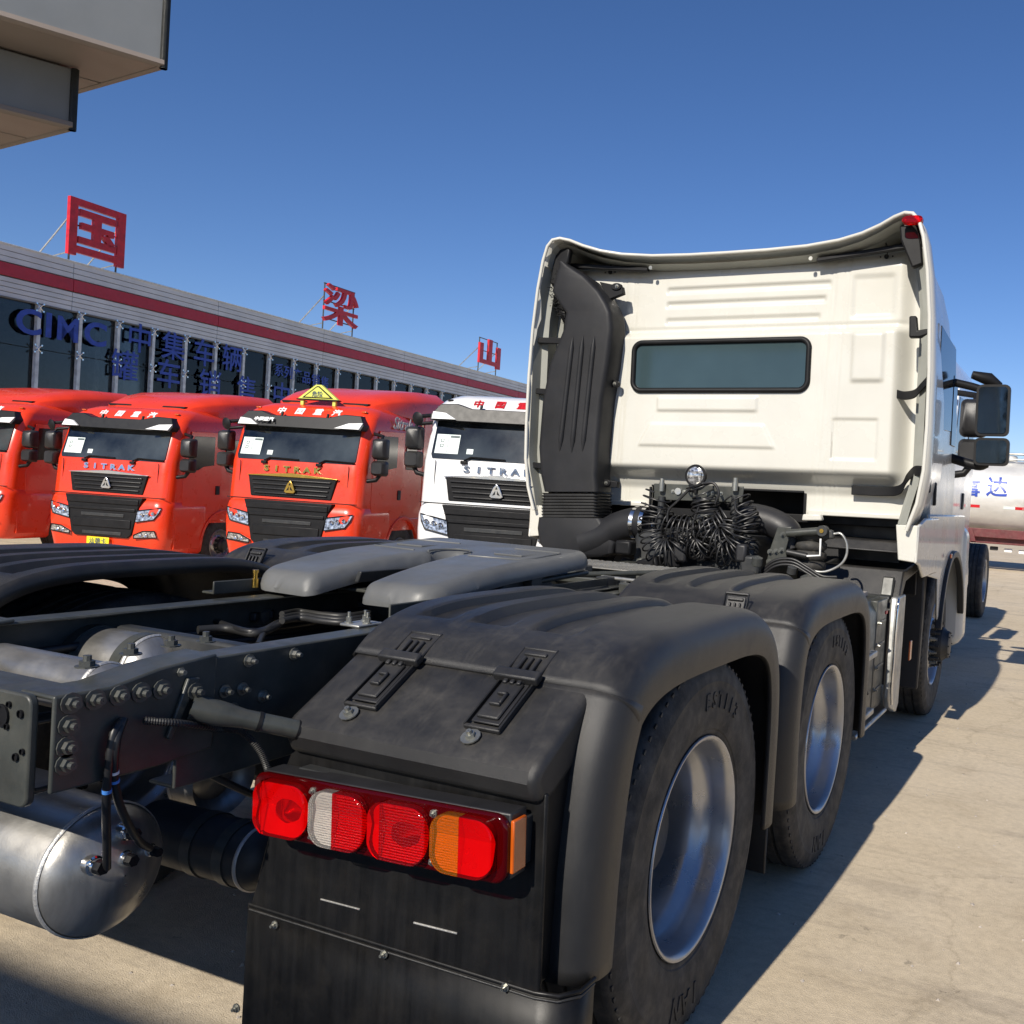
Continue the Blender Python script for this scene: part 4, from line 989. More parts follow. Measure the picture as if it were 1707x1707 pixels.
coil([(1165, 808, YH-.01), (1172, 835, YH), (1175, 865, YH-.02), (1186, 895, YH-.03), (1172, 915, YH-.03), (1150, 905, YH)], .076, 18)
coil([(1228, 830, YH+.02), (1238, 860, YH), (1243, 890, YH-.02), (1228, 915, YH-.03), (1203, 918, YH-.03), (1190, 890, YH)], .078, 18)
coil([(1095, 862, YH), (1125, 880, YH-.03), (1155, 886, YH-.04), (1190, 880, YH-.03), (1215, 868, YH)], .075, 15, .005)
coil([(1165, 880, YH-.05), (1190, 900, YH-.06), (1215, 895, YH-.05), (1225, 870, YH-.02)], .07, 10, .005)
for pts in (((1150, 815), (1130, 835), (1115, 850), (1112, 870)), ((1225, 835), (1228, 852), (1245, 860), (1262, 852)), ((1165, 845), (1155, 870), (1135, 885), (1120, 888)), ((1170, 806), (1190, 806), (1198, 822), (1192, 840))):
    T('air_line', 'hose', GAN, spline([on(px, py, 'y', YH-.06) for px, py in pts], 6), .008)
# round work lamp above the rack
p = on(1160, 793, 'y', YH)
WL = MB().lathe([(.05, .001), (.05, .04), (.03, .058), (-.006, .066), (-.012, .064), (-.012, .052)], p, (0, 1, 0), 32).build('work_lamp', 'black', TR)
MB().lathe([(-.010, .052), (-.016, .038), (-.018, .001)], p, (0, 1, 0), 24).build('work_lamp_glass', 'lens_lamp', WL)
T('work_lamp_stem', 'black', WL, [p+V((0, .01, -.04)), p+V((0, .01, -.10))], .012)
# cab suspension bracket, damper, lines on the right
YS = 2.72
SUS = bpy.data.objects.new('cab_suspension', None); COL.objects.link(SUS); SUS.parent = TR
def ypoly(name, m, pts, y0, y1, par, bev=.004):
    q = [on(px, py, 'y', y0) for px, py in pts]; return PR(name, m, par, [(v.x, v.z) for v in q], 'y', y0, y1, bev)
ypoly('suspension_bracket', 'frame', [(1296, 879), (1320, 878), (1310, 915), (1312, 945), (1275, 948), (1280, 925)], YS, YS+.02, SUS)
for px, py in ((1305, 891), (1284, 920), (1294, 919), (1303, 917), (1282, 936)): MB().hexbolt(on(px, py, 'y', YS-.002), (0, -1, 0), .011, .01).build('bolt', 'bolt_dark', SUS, smooth=0)
a, b_ = on(1312, 889, 'y', YS-.01), on(1372, 885, 'y', YS-.01)
T('damper', 'frame', SUS, [a, b_], .022, 16); MB().lathe([(-.03, .03), (.03, .03), (.03, .001)], b_, (0, -1, 0), 18).build('damper_eye', 'frame_dark', SUS)
MB().lathe([(.03, .012), (.036, .012), (.036, .001)], b_, (0, -1, 0), 10).build('bolt', 'gold', SUS)
ypoly('damper_link', 'frame_dark', [(1365, 880), (1388, 884), (1390, 898), (1370, 900)], YS+.01, YS+.05, SUS, .01)
c = on(1352, 905, 'y', YS+.10)
for k in range(4): MB().lathe([(-.028, .075), (-.014, .092), (.014, .092), (.028, .075)], c+V((0, 0, .04-.055*k)), (0, 0, 1), 24).build('air_spring', 'rubber', SUS, smooth=60)
T('white_pipe', 'ltr_white', SUS, [on(1368, 898, 'y', YS-.03), on(1367, 926, 'y', YS-.03), on(1345, 927, 'y', YS-.03)], .006)
T('air_line', 'galv', SUS, spline([on(px, py, 'y', YS-.04) for px, py in ((1390, 890), (1402, 890), (1411, 905), (1411, 925), (1400, 942), (1375, 953), (1350, 950), (1310, 937), (1285, 943), (1268, 953))], 6), .007)
for k in range(3):
    T('air_line', 'hose', SUS, spline([on(px, py+5*k, 'y', YS-.05-.01*k) for px, py in ((1262, 958), (1290, 935), (1320, 932), (1345, 945), (1370, 960), (1395, 962))], 6), .008)
T('air_line', 'corr', SUS, [on(1312, 920, 'y', YS-.02), on(1345, 927, 'y', YS-.02)], .018)
for px, py, s_ in ((1300, 965, .06), (1320, 950, .05), (1345, 968, .07), (1330, 985, .05), (1262, 935, .06), (1365, 975, .05), (1250, 960, .06), (1232, 970, .07), (1215, 975, .05)):
    MB().lathe([(-s_*.5, s_*.3), (-s_*.4, s_*.5), (s_*.3, s_*.5), (s_*.4, s_*.3), (s_*.5, .001)], on(px, py, 'y', 2.45), (random.uniform(-.3, .3), -.2, 1), 16).build('relay_valve', random.choice(('frame_dark', 'bolt_dark', 'black')), SUS)
ypoly('cab_mount', 'white', [(1338, 857), (1367, 857), (1370, 868), (1336, 868)], 3.02, 3.08, SUS, .008)
T('support_tube', 'frame', SUS, [on(1270, 975, 'y', 2.28), on(1305, 970, 'y', 2.28)], .02, 14)
ypoly('guard_sheet', 'plastic_dark', [(1330, 870), (1500, 880), (1500, 980), (1330, 975)], 3.45, 3.47, SUS)
# ================================================================== parked trucks facing us
def yfront(z):
    K = ((.3, .05), (.95, .03), (1.4, .0), (2.02, .05), (2.67, .25), (2.85, .34), (2.97, .46), (3.05, .66), (3.08, .9))
    for (a, ya), (b, yb) in zip(K, K[1:]):
        if z <= b: return ya+(yb-ya)*(z-a)/(b-a)
    return K[-1][1]
def ring_plan(z, hw, yf, yb, rf=.2, rb=.06, n=6):
    P = []
    for cx, cy, r, a0 in ((hw-rf, yf+rf, rf, 270), (hw-rb, yb-rb, rb, 0), (-hw+rb, yb-rb, rb, 90), (-hw+rf, yf+rf, rf, 180)):
        for k in range(n+1):
            a = R(a0+90*k/n); P.append((cx+r*math.cos(a), cy+r*math.sin(a), z))
    return P
def parked_truck(name, label, loc, rz, paint, trim, group=None, plate=None, roofsign=False, ltr='ltr_white', deflector=True, chassis=True, letters=True):
    t = thing(name, label, 'truck', loc, rz, group)
    L = [(z, hw, yfront(z)) for z, hw in ((.95, 1.2), (1.38, 1.225), (1.42, 1.225), (2.02, 1.225), (2.67, 1.21), (2.85, 1.19), (2.97, 1.13), (3.05, 1.02), (3.08, .85))]
    body = MB().loft([ring_plan(z, hw, yf, 2.25, .2 if z < 2.9 else .3) for z, hw, yf in L]).build('cab_body', paint, t, smooth=50)
    # shut lines
    B('shut_line', 'black', body, (0, yfront(1.40)-.0, 1.405), (2.36, .012, .014), .002)
    for s in (1, -1): B('shut_line', 'black', body, (s*.985, yfront(1.75)-.001, 1.72), (.008, .01, .62), .001)
    ws = [(x, yfront(z)-.012, z) for x, z in ((-1.05, 2.06), (1.05, 2.06), (1.075, 2.12), (1.06, 2.64), (-1.06, 2.64), (-1.075, 2.12))]
    b = MB(); b.add(ws+[(x, y+.03, z) for x, y, z in ws], [tuple(range(6))]+[(i, (i+1) % 6, 6+(i+1) % 6, 6+i) for i in range(6)])
    sc = b.build('windscreen', 'wscreen', t, 0)
    for x in (-.55, .45):
        T('wiper', 'black', sc, [(x, yfront(2.04)-.03, 2.045), (x+.10, yfront(2.09)-.035, 2.10), (x+.62, yfront(2.1)-.03, 2.085)], .014, 6)
        B('wiper_pivot', 'black', sc, (x, yfront(2.0)-.02, 2.02), (.10, .05, .05), .01)
    # papers behind the screen
    up = V((0, .3, .95)).normalized(); o = V((-.86, yfront(2.28)-.016, 2.28))
    def sheet(nm, m, u0, u1, v0, v1, h):
        P = [o+V((u, 0, 0))+up*v+V((0, -h, 0)) for u, v in ((u0, v0), (u1, v0), (u1, v1), (u0, v1))]
        MB().add(P+[p+V((0, .002, 0)) for p in P], [(0, 1, 2, 3), (7, 6, 5, 4), (0, 4, 5, 1), (1, 5, 6, 2), (2, 6, 7, 3), (3, 7, 4, 0)]).build(nm, m, sc, 0, smooth=0)
    sheet('notice', 'paper', -.17, .19, -.15, .15, 0); sheet('notice_print', 'ink', .04, .18, .10, .135, .003); sheet('notice_print', 'ink', .012, .016, -.13, .13, .003)
    for k in range(5): sheet('notice_print', 'ltr_grey', .04, .16, -.12+.04*k, -.115+.04*k, .003)
    for v in (-.05, .03):
        sheet('notice_print', 'ink', -.10, -.05, v, v+.008, .003); sheet('notice_print', 'ink', -.10, -.05, v+.04, v+.048, .003); sheet('notice_print', 'ink', -.10, -.092, v, v+.048, .003); sheet('notice_print', 'ink', -.058, -.05, v, v+.048, .003)
    sheet('notice', 'paper', .32, .42, -.14, -.06, 0)
    # sun visor with end lamps
    vis = [(-1.13, 2.62), (1.13, 2.62), (1.15, 2.71), (1.04, 2.875), (.76, 2.885), (.52, 2.815), (-.52, 2.815), (-.76, 2.885), (-1.04, 2.875), (-1.15, 2.71)]
    vb = MB(); vb.add([(x, .0+.75*(z-2.655)+.10*abs(x/1.13)**4, z) for x, z in vis]+[(x, .30+.3*(z-2.655)+.10*abs(x)**4, z) for x, z in vis],
                      [tuple(range(10)), tuple(range(10, 20))[::-1]]+[(i, (i+1) % 10, 10+(i+1) % 10, 10+i) for i in range(10)])
    vz = vb.build('sun_visor', 'visor', t, .012)
    for s in (1, -1):
        P = [(s*.70, 2.64), (s*1.10, 2.64), (s*1.12, 2.755), (s*.90, 2.735)]
        b = MB(); b.add([(x, -.015+.75*(z-2.655)+.10*abs(x/1.13)**4, z) for x, z in P]+[(x, .03+.75*(z-2.655)+.10*abs(x/1.13)**4, z) for x, z in P], [(0, 1, 2, 3), (7, 6, 5, 4), (0, 4, 5, 1), (1, 5, 6, 2), (2, 6, 7, 3), (3, 7, 4, 0)])
        b.build('visor_lamp', 'ltr_white', vz, .004)
        T('visor_peg', 'black', vz, [(s*.42, .25, 2.80), (s*.42, .28, 2.88)], .022, 8)
        B('roof_marker', 'orange' if paint == 'red' else 'black', t, (s*.98, yfront(2.94)+.02, 2.955), (.09, .05, .025), .008)
    tu = V((0, yfront(2.97)-yfront(2.85), .12)).normalized()
    for k, chh in enumerate('中国重汽'):
        z = 2.872; text('letter', chh, .165, ltr, t, (-.51+.34*k, yfront(z)-.012, z), (1, 0, 0), tu, .012, .004)
    if letters:
        for k, chh in enumerate('SITRAK'):
            text('letter', chh, .13, trim, t, (-.50+.185*k, yfront(1.9)-.012, 1.878), (1, 0, 0), (0, .08, 1), .03, .006, wscale=1.45)
    # grille with slats and badge
    gy = yfront(1.62)-.012
    gr_ = PR('grille', 'black', t, [(-.80, 1.80), (.80, 1.80), (.72, 1.45), (-.74, 1.45)], 'y', gy-.02, gy+.05, .012)
    for k, z in enumerate((1.51, 1.585, 1.66, 1.735)):
        w_ = .66+.02*k; B('grille_slat', 'plastic', gr_, (-.005, gy-.03, z), (w_*2, .03, .026), .01)
    PR('grille_strip', trim, gr_, [(-.84, 1.802), (0, 1.86), (.84, 1.802), (.80, 1.79), (-.80, 1.79)], 'y', gy-.035, gy+.01, .006)
    bd = [(0, .115), (.05, .06), (.105, -.075), (.07, -.10), (-.07, -.10), (-.105, -.075), (-.05, .06)]
    bo = PR('badge', trim, gr_, [(x, 1.625+z) for x, z in bd], 'y', gy-.075, gy-.045, .008)
    for q in ([(0, .07), (.018, .03), (-.018, .03)], [(.015, .01), (.06, -.06), (.015, -.045)], [(-.015, .01), (-.06, -.06), (-.015, -.045)]):
        PR('badge_cut', 'black', bo, [(x, 1.625+z) for x, z in q], 'y', gy-.079, gy-.076, 0)
    # bumper
    rings = [ring_plan(z, hw, yf, 1.05, .24) for z, hw, yf in ((.37, 1.14, .03), (.42, 1.19, -.02), (.7, 1.225, -.07), (1.0, 1.24, -.08), (1.22, 1.24, -.07), (1.34, 1.225, -.04), (1.375, 1.19, .0))]
    bm_ = MB().loft(rings).build('bumper', paint, t, smooth=45)
    lg_ = PR('lower_grille', 'black', bm_, [(-.80, 1.39), (.80, 1.39), (.72, 1.22), (.60, .72), (.52, .65), (-.56, .65), (-.64, .72), (-.74, 1.22)], 'y', -.10, .1, .012)
    for z, h, w_ in ((1.30, .10, .74), (1.16, .06, .68), (.90, .16, .60)): B('grille_bar', 'black', lg_, (-.01, -.105, z), (w_*2, .03, h), .012)
    for z, w_ in ((1.05, .44), (.72, .40)): B('grille_slot', 'frame_dark', lg_, (0, -.102, z), (w_*2, .02, .06), .006)
    for s in (1, -1):
        def plan(x): return -.085+max(0, abs(x)-.98)**2*2.6
        for P, nm in (([(.70, 1.16), (1.14, 1.235), (1.11, 1.13), (1.04, 1.02), (.68, .955)], 'headlight'), ([(.66, .72), (.84, .80), (1.06, .815), (1.10, .70), (.66, .665)], 'fog_lamp')):
            n = len(P); b = MB(); b.add([(s*x, plan(x)-.022, z) for x, z in P]+[(s*x, plan(x)+.05, z) for x, z in P], [tuple(range(n)), tuple(range(n, 2*n))[::-1]]+[(i, (i+1) % n, n+(i+1) % n, n+i) for i in range(n)])
            hl = b.build(nm, 'lamp_glass', bm_, .004)
            b = MB(); Q = [(s*x, plan(x)-.022, z) for x, z in P]; b.tube(Q+[Q[0]], .012, 6, False); b.build('lamp_surround', 'black', hl, smooth=0)
            for k in range(3 if nm == 'headlight' else 2):
                x = .80+.11*k; MB().lathe([(0, .036), (.008, .03), (.004, .012), (.010, .001)], (s*x, plan(x)-.022, 1.09+.02*k if nm == 'headlight' else .735), (0, -1, 0), 12).build('lamp_bowl', 'chrome', hl)
    if plate:
        pl_ = B('plate', 'yellow', bm_, (-.07, -.10, .565), (.46, .012, .15), .004)
        if plate != ' ': text('plate_lettering', plate, .115, 'ink', pl_, (-.07, -.108, .525), (1, 0, 0), (0, 0, 1), .004, .002, spacing=1.1)
    # doors, windows, mirrors, steps
    for s in (1, -1):
        dd = PR('door', paint, t, [(.42, 1.0), (.36, 1.42), (.36, 2.0), (.55, 2.66), (1.45, 2.70), (1.45, 1.42), (1.36, 1.0)], 'x', s*1.218, s*1.234, .008)
        PR('side_window', 'glass', dd, [(.44, 2.02), (.62, 2.58), (1.20, 2.60), (1.20, 2.06), (.9, 2.02), (.75, 1.95), (.5, 1.93)], 'x', s*1.232, s*1.238, .006)
        B('door_handle', 'black', dd, (s*1.238, 1.33, 1.58), (.02, .12, .17), .01)
        PR('quarter_window', 'glass', t, [(1.55, 2.04), (1.55, 2.58), (1.95, 2.58), (1.95, 2.04)], 'x', s*1.21, s*1.232, .006)
        arc = [(1.55+.60*math.cos(R(a)), .54+.60*math.sin(R(a))) for a in range(170, 9, -10)]
        PR('side_skirt', paint, t, [(.2, 1.0), (.2, .45), (.9, .45)]+arc+[(2.2, .9), (2.2, 1.0)] if False else [(.2, .97), (.2, .48), (.88, .48)]+[(y, z) for y, z in arc if z < 2]+[(2.2, .66), (2.2, 1.16), (.9, 1.16), (.7, .97)], 'x', s*1.19, s*1.236, .01)
        PR('wheel_lip', paint, t, [(1.55+r_*math.cos(R(a)), .54+r_*math.sin(R(a))) for r_, aa in ((.66, range(172, 7, -10)), (.60, range(8, 173, 10))) for a in aa], 'x', s*1.2, s*1.255, .008)
        mm = bpy.data.objects.new('wing_mirror', None); COL.objects.link(mm); mm.parent = t
        for z0, z1 in ((2.17, 2.52), (1.90, 2.15)):
            MB().loft([[(s*(1.42+x*k), y_, (z0+z1)/2+z*k) for x, z in rrect(.25, z1-z0, .05, 4)] for y_, k in ((.13, .70), (.16, .9), (.24, 1), (.30, 1))]).build('mirror_housing', 'plastic', mm, smooth=40)
        T('mirror_arm', 'black', mm, [(s*1.2, .40, 2.60), (s*1.42, .30, 2.56), (s*1.42, .26, 2.5)], .028); T('mirror_arm', 'black', mm, [(s*1.2, .22, 1.80), (s*1.36, .25, 1.83), (s*1.42, .26, 1.92)], .035)
        if s < 0:
            MB().lathe([(0, .001), (.005, .06), (.03, .10), (.05, .09), (.06, .001)], (s*1.32, .03, 2.62), (.3, 1, .2), 20).build('front_mirror', 'black', mm); T('mirror_arm', 'black', mm, [(s*1.1, .2, 2.7), (s*1.3, .08, 2.66)], .03)
    if deflector:
        rr = []
        for y, h, hw in ((.80, .02, .76), (.95, .13, .92), (1.3, .27, 1.06), (1.8, .39, 1.16), (2.4, .47, 1.22), (3.15, .50, 1.24)):
            rr.append([(hw, y, 3.02-.06*(y-1)), (hw, y, 3.05+h*.5), (hw*.97, y, 3.05+h*.66), (hw*.80, y, 3.05+h*.97), (hw*.5, y, 3.05+h), (-hw*.5, y, 3.05+h), (-hw*.80, y, 3.05+h*.97), (-hw*.97, y, 3.05+h*.66), (-hw, y, 3.05+h*.5), (-hw, y, 3.02-.06*(y-1))])
        df = MB().loft(rr).build('roof_deflector', paint, t, smooth=50)
        for s in (1, -1): PR('deflector_vent', 'black', df, [(s*.30, 3.085), (s*.80, 3.085), (s*.83, 3.13), (s*.36, 3.13)], 'y', .84, .95, .006)
        for s in (1, -1): PR('side_deflector', paint, t, [(2.25, 1.3), (2.65, 1.3), (2.95, 2.4), (3.1, 3.1), (2.25, 3.05)], 'x', s*1.19, s*1.215, .01)
    if roofsign:
        rs = PR('roof_warning_sign', 'sign_yellow', t, [(-.38, 3.15), (.38, 3.15), (.05, 3.40), (-.05, 3.40)], 'y', .62, .70, .008)
        rs['label'] = 'yellow triangular danger sign on the roof'
        PR('sign_border', 'black', rs, [(-.29, 3.17), (.29, 3.17), (.02, 3.375), (-.02, 3.375)], 'y', .612, .619, 0)
        PR('sign_face', 'sign_yellow', rs, [(-.235, 3.185), (.235, 3.185), (.015, 3.355), (-.015, 3.355)], 'y', .604, .611, 0)
        text('sign_lettering', '危险', .10, 'ink', rs, (0, .602, 3.20), (1, 0, 0), (0, 0, 1), .004, .003)
        for s in (1, -1): B('sign_foot', 'sign_yellow', rs, (s*.30, .66, 3.10), (.06, .06, .12), .006)
        B('sign_base', 'black', rs, (0, .66, 3.14), (.78, .12, .02), .004)
    # running gear
    for s in (1, -1):
        wheel(t, s*1.06, 1.55, s, True)
        if chassis:
            for y in (5.0, 6.35): wheel(t, s*1.08, y, s)
            B('frame_rail', 'frame_dark', t, (s*.38, 4.3, .92), (.08, 5.4, .26), .006)
            B('fuel_tank', 'galv', t, (s*.95, 3.2, .72), (.5, 1.1, .55), .08, seg=3)
    if chassis:
        B('rear_mudguard', 'plastic', t, (0, 5.65, 1.12), (2.45, 2.3, .06), .03); B('fifth_wheel', 'fifth', t, (0, 5.6, 1.24), (.9, .9, .06), .03)
    B('underbody', 'frame_dark', t, (0, 1.2, .62), (1.6, 2.0, .5), .05)
    return t
RZ = R(13)
def gtruck(nm, label, x, y, dz=0, rz=RZ, **k): return parked_truck(nm, label, (x, y, gz(x)+dz), rz, **k)
GRP = 'trucks parked nose out in front of the showroom'
gtruck('red_truck', 'red tractor truck parked beside the yellow-plated one, away from the white truck', -18.3, 9.1, paint='red', trim='chrome', group=GRP)
gtruck('red_truck', 'red tractor truck with yellow front plate and silver badge on its grille', -14.25, 9.35, paint='red', trim='chrome', group=GRP, plate='汕德卡')
gtruck('red_truck', 'red tractor truck with yellow triangle sign on its roof and gold badge', -10.0, 9.5, paint='red', trim='gold', group=GRP, plate=' ', roofsign=True)
t3 = [o for o in COL.objects if o.name.startswith('red_truck') and o.get('label', '').endswith('gold badge')][0]
text('side_lettering', 'Sitrak', .30, 'ltr_grey', t3, (1.228, 1.35, 2.74), (0, 1, 0), (0, 0, 1), .006, .006, shear=.3)
text('visor_lettering', '中国重汽', .09, 'ltr_white', t3, (-.62, .045, 2.71), (1, 0, 0), (0, .6, .8), .006, .003)
gtruck('white_truck', 'white tractor truck with red lettering above its dark sun visor', -5.75, 9.2, -.10, R(15), paint='white_t', trim='chrome', group=GRP, ltr='ltr_red', deflector=False)

# white truck standing nose to nose with the first one
wt = parked_truck('white_truck', 'white truck standing nose to nose with the bare tractor, only its side showing', (-.30, 6.45, 0), R(0), 'white_t', 'chrome', deflector=False, chassis=False)
B('frame_rail', 'frame_dark', wt, (.38, 4.0, .92), (.08, 4.4, .26), .006)
wheel(wt, 1.03, 5.1, 1); wheel(wt, -1.03, 5.1, -1)
B('frame_rail', 'frame_dark', wt, (-.38, 4.0, .92), (.08, 4.4, .26), .006); T('axle', 'frame_dark', wt, [(-1, 5.1, .515), (1, 5.1, .515)], .08); B('fuel_tank', 'galv', wt, (-.85, 3.2, .72), (.5, 1.1, .55), .08, seg=3)

# ================================================================== showroom
A0 = V((-25.075, 13.732, 0)); FD = V((-.084, .9965, 0)).normalized(); FNRM = V((FD.y, -FD.x, 0))
BL = thing('showroom', 'long glass fronted showroom with white eaves band and red stripe', 'building', A0, math.atan2(FD.y, FD.x))
# local axes: x along the front, y into the building, z up
def onf(px, py, off=0):
    d = ray(px, py); t = ((A0+FNRM*off-CAM).dot(FNRM))/d.dot(FNRM); p = CAM+d*t; return ((p-A0).dot(FD), p.z)
S0, S1 = -14., 46.
joints = [S0]+[2.05+5.35*k for k in range(-3, 9)]+[S1]; joints = [j for j in joints if S0 <= j <= S1]
joints = sorted(set(joints))
def band(nm, m, z0, z1, rows, yo, depth=.05):
    h = (z1-z0)/rows; pieces = {}
    for r_ in range(rows):
        for a, b in zip(joints, joints[1:]):
            MB().box(((a+b)/2, yo, z0+h*(r_+.5)), (b-a-.012, depth, h-.014)).build(nm, m, BL, .006, 1)
band('cladding_panel', 'clad', 6.52, 6.985, 3, -.10); band('stripe_panel', 'clad_red', 6.15, 6.505, 1, -.13); band('cladding_panel', 'clad', 5.60, 6.135, 4, -.10)
B('eaves_core', 'interior', BL, ((S0+S1)/2, .12, 6.29), (S1-S0, .36, 1.36), .004); B('roof', 'clad', BL, ((S0+S1)/2, 5., 7.0), (S1-S0, 10.3, .05), .01)
B('roof_flashing', 'mullion', BL, ((S0+S1)/2, -.10, 7.005), (S1-S0, .12, .03), .004); B('soffit', 'interior', BL, ((S0+S1)/2, .0, 5.585), (S1-S0, .3, .02), .002)
B('back_wall', 'interior', BL, ((S0+S1)/2, 10, 3.2), (S1-S0, .1, 7.6), .004); B('floor', 'interior', BL, ((S0+S1)/2, 5, -.58), (S1-S0, 10, .06), .004)
for x in (S0, S1): B('side_wall', 'clad', BL, (x, 5, 3.2), (.2, 10.2, 7.5), .01)
k = -11
ms = []
while 1.09+1.262*k < S1-.3:
    ms.append(1.09+1.262*k); k += 1
for s_ in ms:
    B('mullion', 'mullion', BL, (s_, -.075, 2.48), (.105, .12, 6.2), .006)
for a, b in zip(ms, ms[1:]):
    for z0, z1 in ((4.365, 5.57), (2.9, 4.345), (1.2, 2.88), (-.6, 1.18)):
        MB().box(((a+b)/2, 0, (z0+z1)/2), (b-a-.014, .014, z1-z0)).build('pane', 'bglass', BL, smooth=0)
sp = MB()
for sx in (1, -1):
    for sz in (1, -1): sp.tube([(0, -.015, 0), (sx*.10, -.03, sz*.10)], .013, 5); sp.lathe([(-.012, .026), (.012, .026), (.012, .001)], (sx*.10, -.03, sz*.10), (0, -1, 0), 8)
spo = sp.build('glass_fixing', 'chrome', BL, smooth=0); spo.location = (ms[0], -.12, 4.355); first = True
for s_ in ms[1:]:
    if s_ > 22: break
    for z in (4.355, 5.5):
        c = spo.copy(); COL.objects.link(c); c.parent = BL; c.location = (s_, -.12, z)
for s_ in (-6.2, 5.25, 16.6, 28.0): MB().box((s_, 1.4, 2.5), (.62, .5, 6.3)).build('column', 'interior_col', BL, .02); MB().box((s_-.75, 1.9, 2.5), (.2, .3, 6.3)).build('column', 'interior_col', BL, .02)
# lettering on the glass
def glet(s_, px, py, size, bold=.010, wsc=1., nm='letter'):
    x, z = onf(px, py, .16); return text(nm, s_, size, 'ltr_blue', BL, (x, -.145, z-size*.36), (1, 0, 0), (0, 0, 1), .012, bold*size, wscale=wsc)
for ch, px, py in zip('CIMC', (49, 82, 114, 160), (535, 541, 548, 556)): glet(ch, px, py, .94, .026, 1.16 if ch != 'M' else 1.0)
for ch, px, py in zip('中集车辆', (234, 290, 341, 388), (565, 578, 589, 598)): glet(ch, px, py, .95, .008)
for ch, px, py in zip('罐车销售中心', (209, 282, 351, 412, 470, 525), (610, 624, 640, 650, 659, 672)): glet(ch, px, py, .98, .008)
for k, ch in enumerate('系列产品销售'): glet(ch, 466+15.2*k, 617+4.2*k, .50, .006)

# characters on the roof, each on its own steel frame
def roof_sign(ch, label, p0, p1, zb=7.42, zt=8.9, bold=.02):
    s0, s1 = onf(*p0)[0], onf(*p1)[0]
    o = A0+FD*((s0+s1)/2); t = thing('roof_sign', label, 'sign', (o.x, o.y, 7.02), math.atan2(FD.y, FD.x), 'red characters standing on the showroom roof')
    w_ = s1-s0; h = zt-zb
    cm = text('character', ch, 1.0, 'ltr_red', t, (0, 0, 0), (1, 0, 0), (0, 0, 1), .12, bold)
    xs_ = [v.co.x for v in cm.data.vertices]; zs_ = [v.co.z for v in cm.data.vertices]
    kx, kz = w_/(max(xs_)-min(xs_)), h/(max(zs_)-min(zs_)); cx_, z0_ = (max(xs_)+min(xs_))/2, min(zs_)
    for v in cm.data.vertices: v.co.x = (v.co.x-cx_)*kx; v.co.z = (v.co.z-z0_)*kz+zb-7.02
    for x in (-w_*.42, w_*.42):
        T('post', 'frame', t, [(x, .10, 0), (x, .10, zt-7.02)], .03, 6); T('brace', 'galv', t, [(x, .12, (zt-7.02)*.72), (x-.02, 1.5, .02)], .025, 6); T('tie', 'galv', t, [(x, .12, .28), (x, 1.4, .05)], .02, 6)
    for z in (zb-7.02+.15, zb-7.02+h*.55, zt-7.02-.02): T('rail', 'frame', t, [(-w_*.44, .10, z), (w_*.44, .10, z)], .025, 6)
    return t
roof_sign('国', 'red roof character shaped like a framed box on the showroom', (113, 380), (207, 390), 7.22, 8.86, .022)
roof_sign('梁', 'red roof character of many slanting strokes on the showroom', (538, 510), (597, 515), 7.36, 8.90, .009)
roof_sign('山', 'red roof character of three upright strokes on the showroom', (798, 590), (833, 595), 7.40, 8.82, .034)

# ================================================================== stepped canopy overhead
CN = thing('canopy', 'grey stepped canopy roof with flat fascia boards overhead', 'canopy', (0, 0, 0))
def slab(c, u, v, lu, lv, z0, z1, tag):
    P = [c, c+u*lu, c+u*lu+v*lv, c+v*lv]
    MB().prism([(p.x, p.y) for p in P], 'z', z0+.05, z1).build(tag, 'canopy', CN, .008)
    Q = [c+(u+v)*.02, c+u*lu+v*.02-u*.02, c+u*(lu-.02)+v*(lv-.02), c+v*(lv-.02)+u*.02]
    # soffit boards
    n = 9
    for k in range(n):
        a, b = Q[0].lerp(Q[3], k/n+.002), Q[0].lerp(Q[3], (k+1)/n-.002); c2, d2 = Q[1].lerp(Q[2], (k+1)/n-.002), Q[1].lerp(Q[2], k/n+.002)
        MB().prism([(p.x, p.y) for p in (a, b, c2, d2)], 'z', z0+.012, z0+.049).build('soffit_board', 'canopy_under', CN, .004, 1)
    for A_, B_ in ((0, 1), (0, 3)):
        T('drip_edge', 'canopy_under', CN, [V((P[A_].x, P[A_].y, z0+.03)), V((P[B_].x, P[B_].y, z0+.03))], .03, 6)
        T('corner_trim', 'frame', CN, [V((P[0].x, P[0].y, z0)), V((P[0].x, P[0].y, z1))], .025, 6)
cu = V((-math.sin(R(27)), -math.cos(R(27)), 0)); cv = V((-math.cos(R(7)), math.sin(R(7)), 0))
z1_ = 4.0; c1 = on(272, 115, 'z', z1_); c1.z = 0
slab(c1, cu, cv, 5, 6, z1_, z1_+.56, 'fascia')
z2_ = 3.60; c2_ = on(120, 218, 'z', z2_); c2_.z = 0
slab(c2_, cu, cv, 4.5, 4.5, z2_, z1_-.001, 'fascia')
for k in range(2):
    p = c1+cu*(1.6+2.4*k)+cv*3.4; T('canopy_column', 'canopy', CN, [V((p.x, p.y, gz(p.x)-.05)), V((p.x, p.y, z2_+.02))], .18, 16)
# unseen roof, added for a building behind the camera that shades the near ground
FC = thing('shade_roof', 'unseen flat roof on round columns, added behind the bare tractor to shade the near ground', 'roof')
zf = 6.0; yw_ = -.62-1.44*(zf+.8)
MB().prism([(-14, yw_), (9, yw_), (9, yw_-9), (-14, yw_-9)], 'z', zf, zf+.8).build('roof_slab', 'canopy', FC, .01)
for x in (-9, 0, 7): T('column', 'canopy', FC, [(x, yw_-4, gz(x)-.05), (x, yw_-4, zf+.02)], .18, 16)

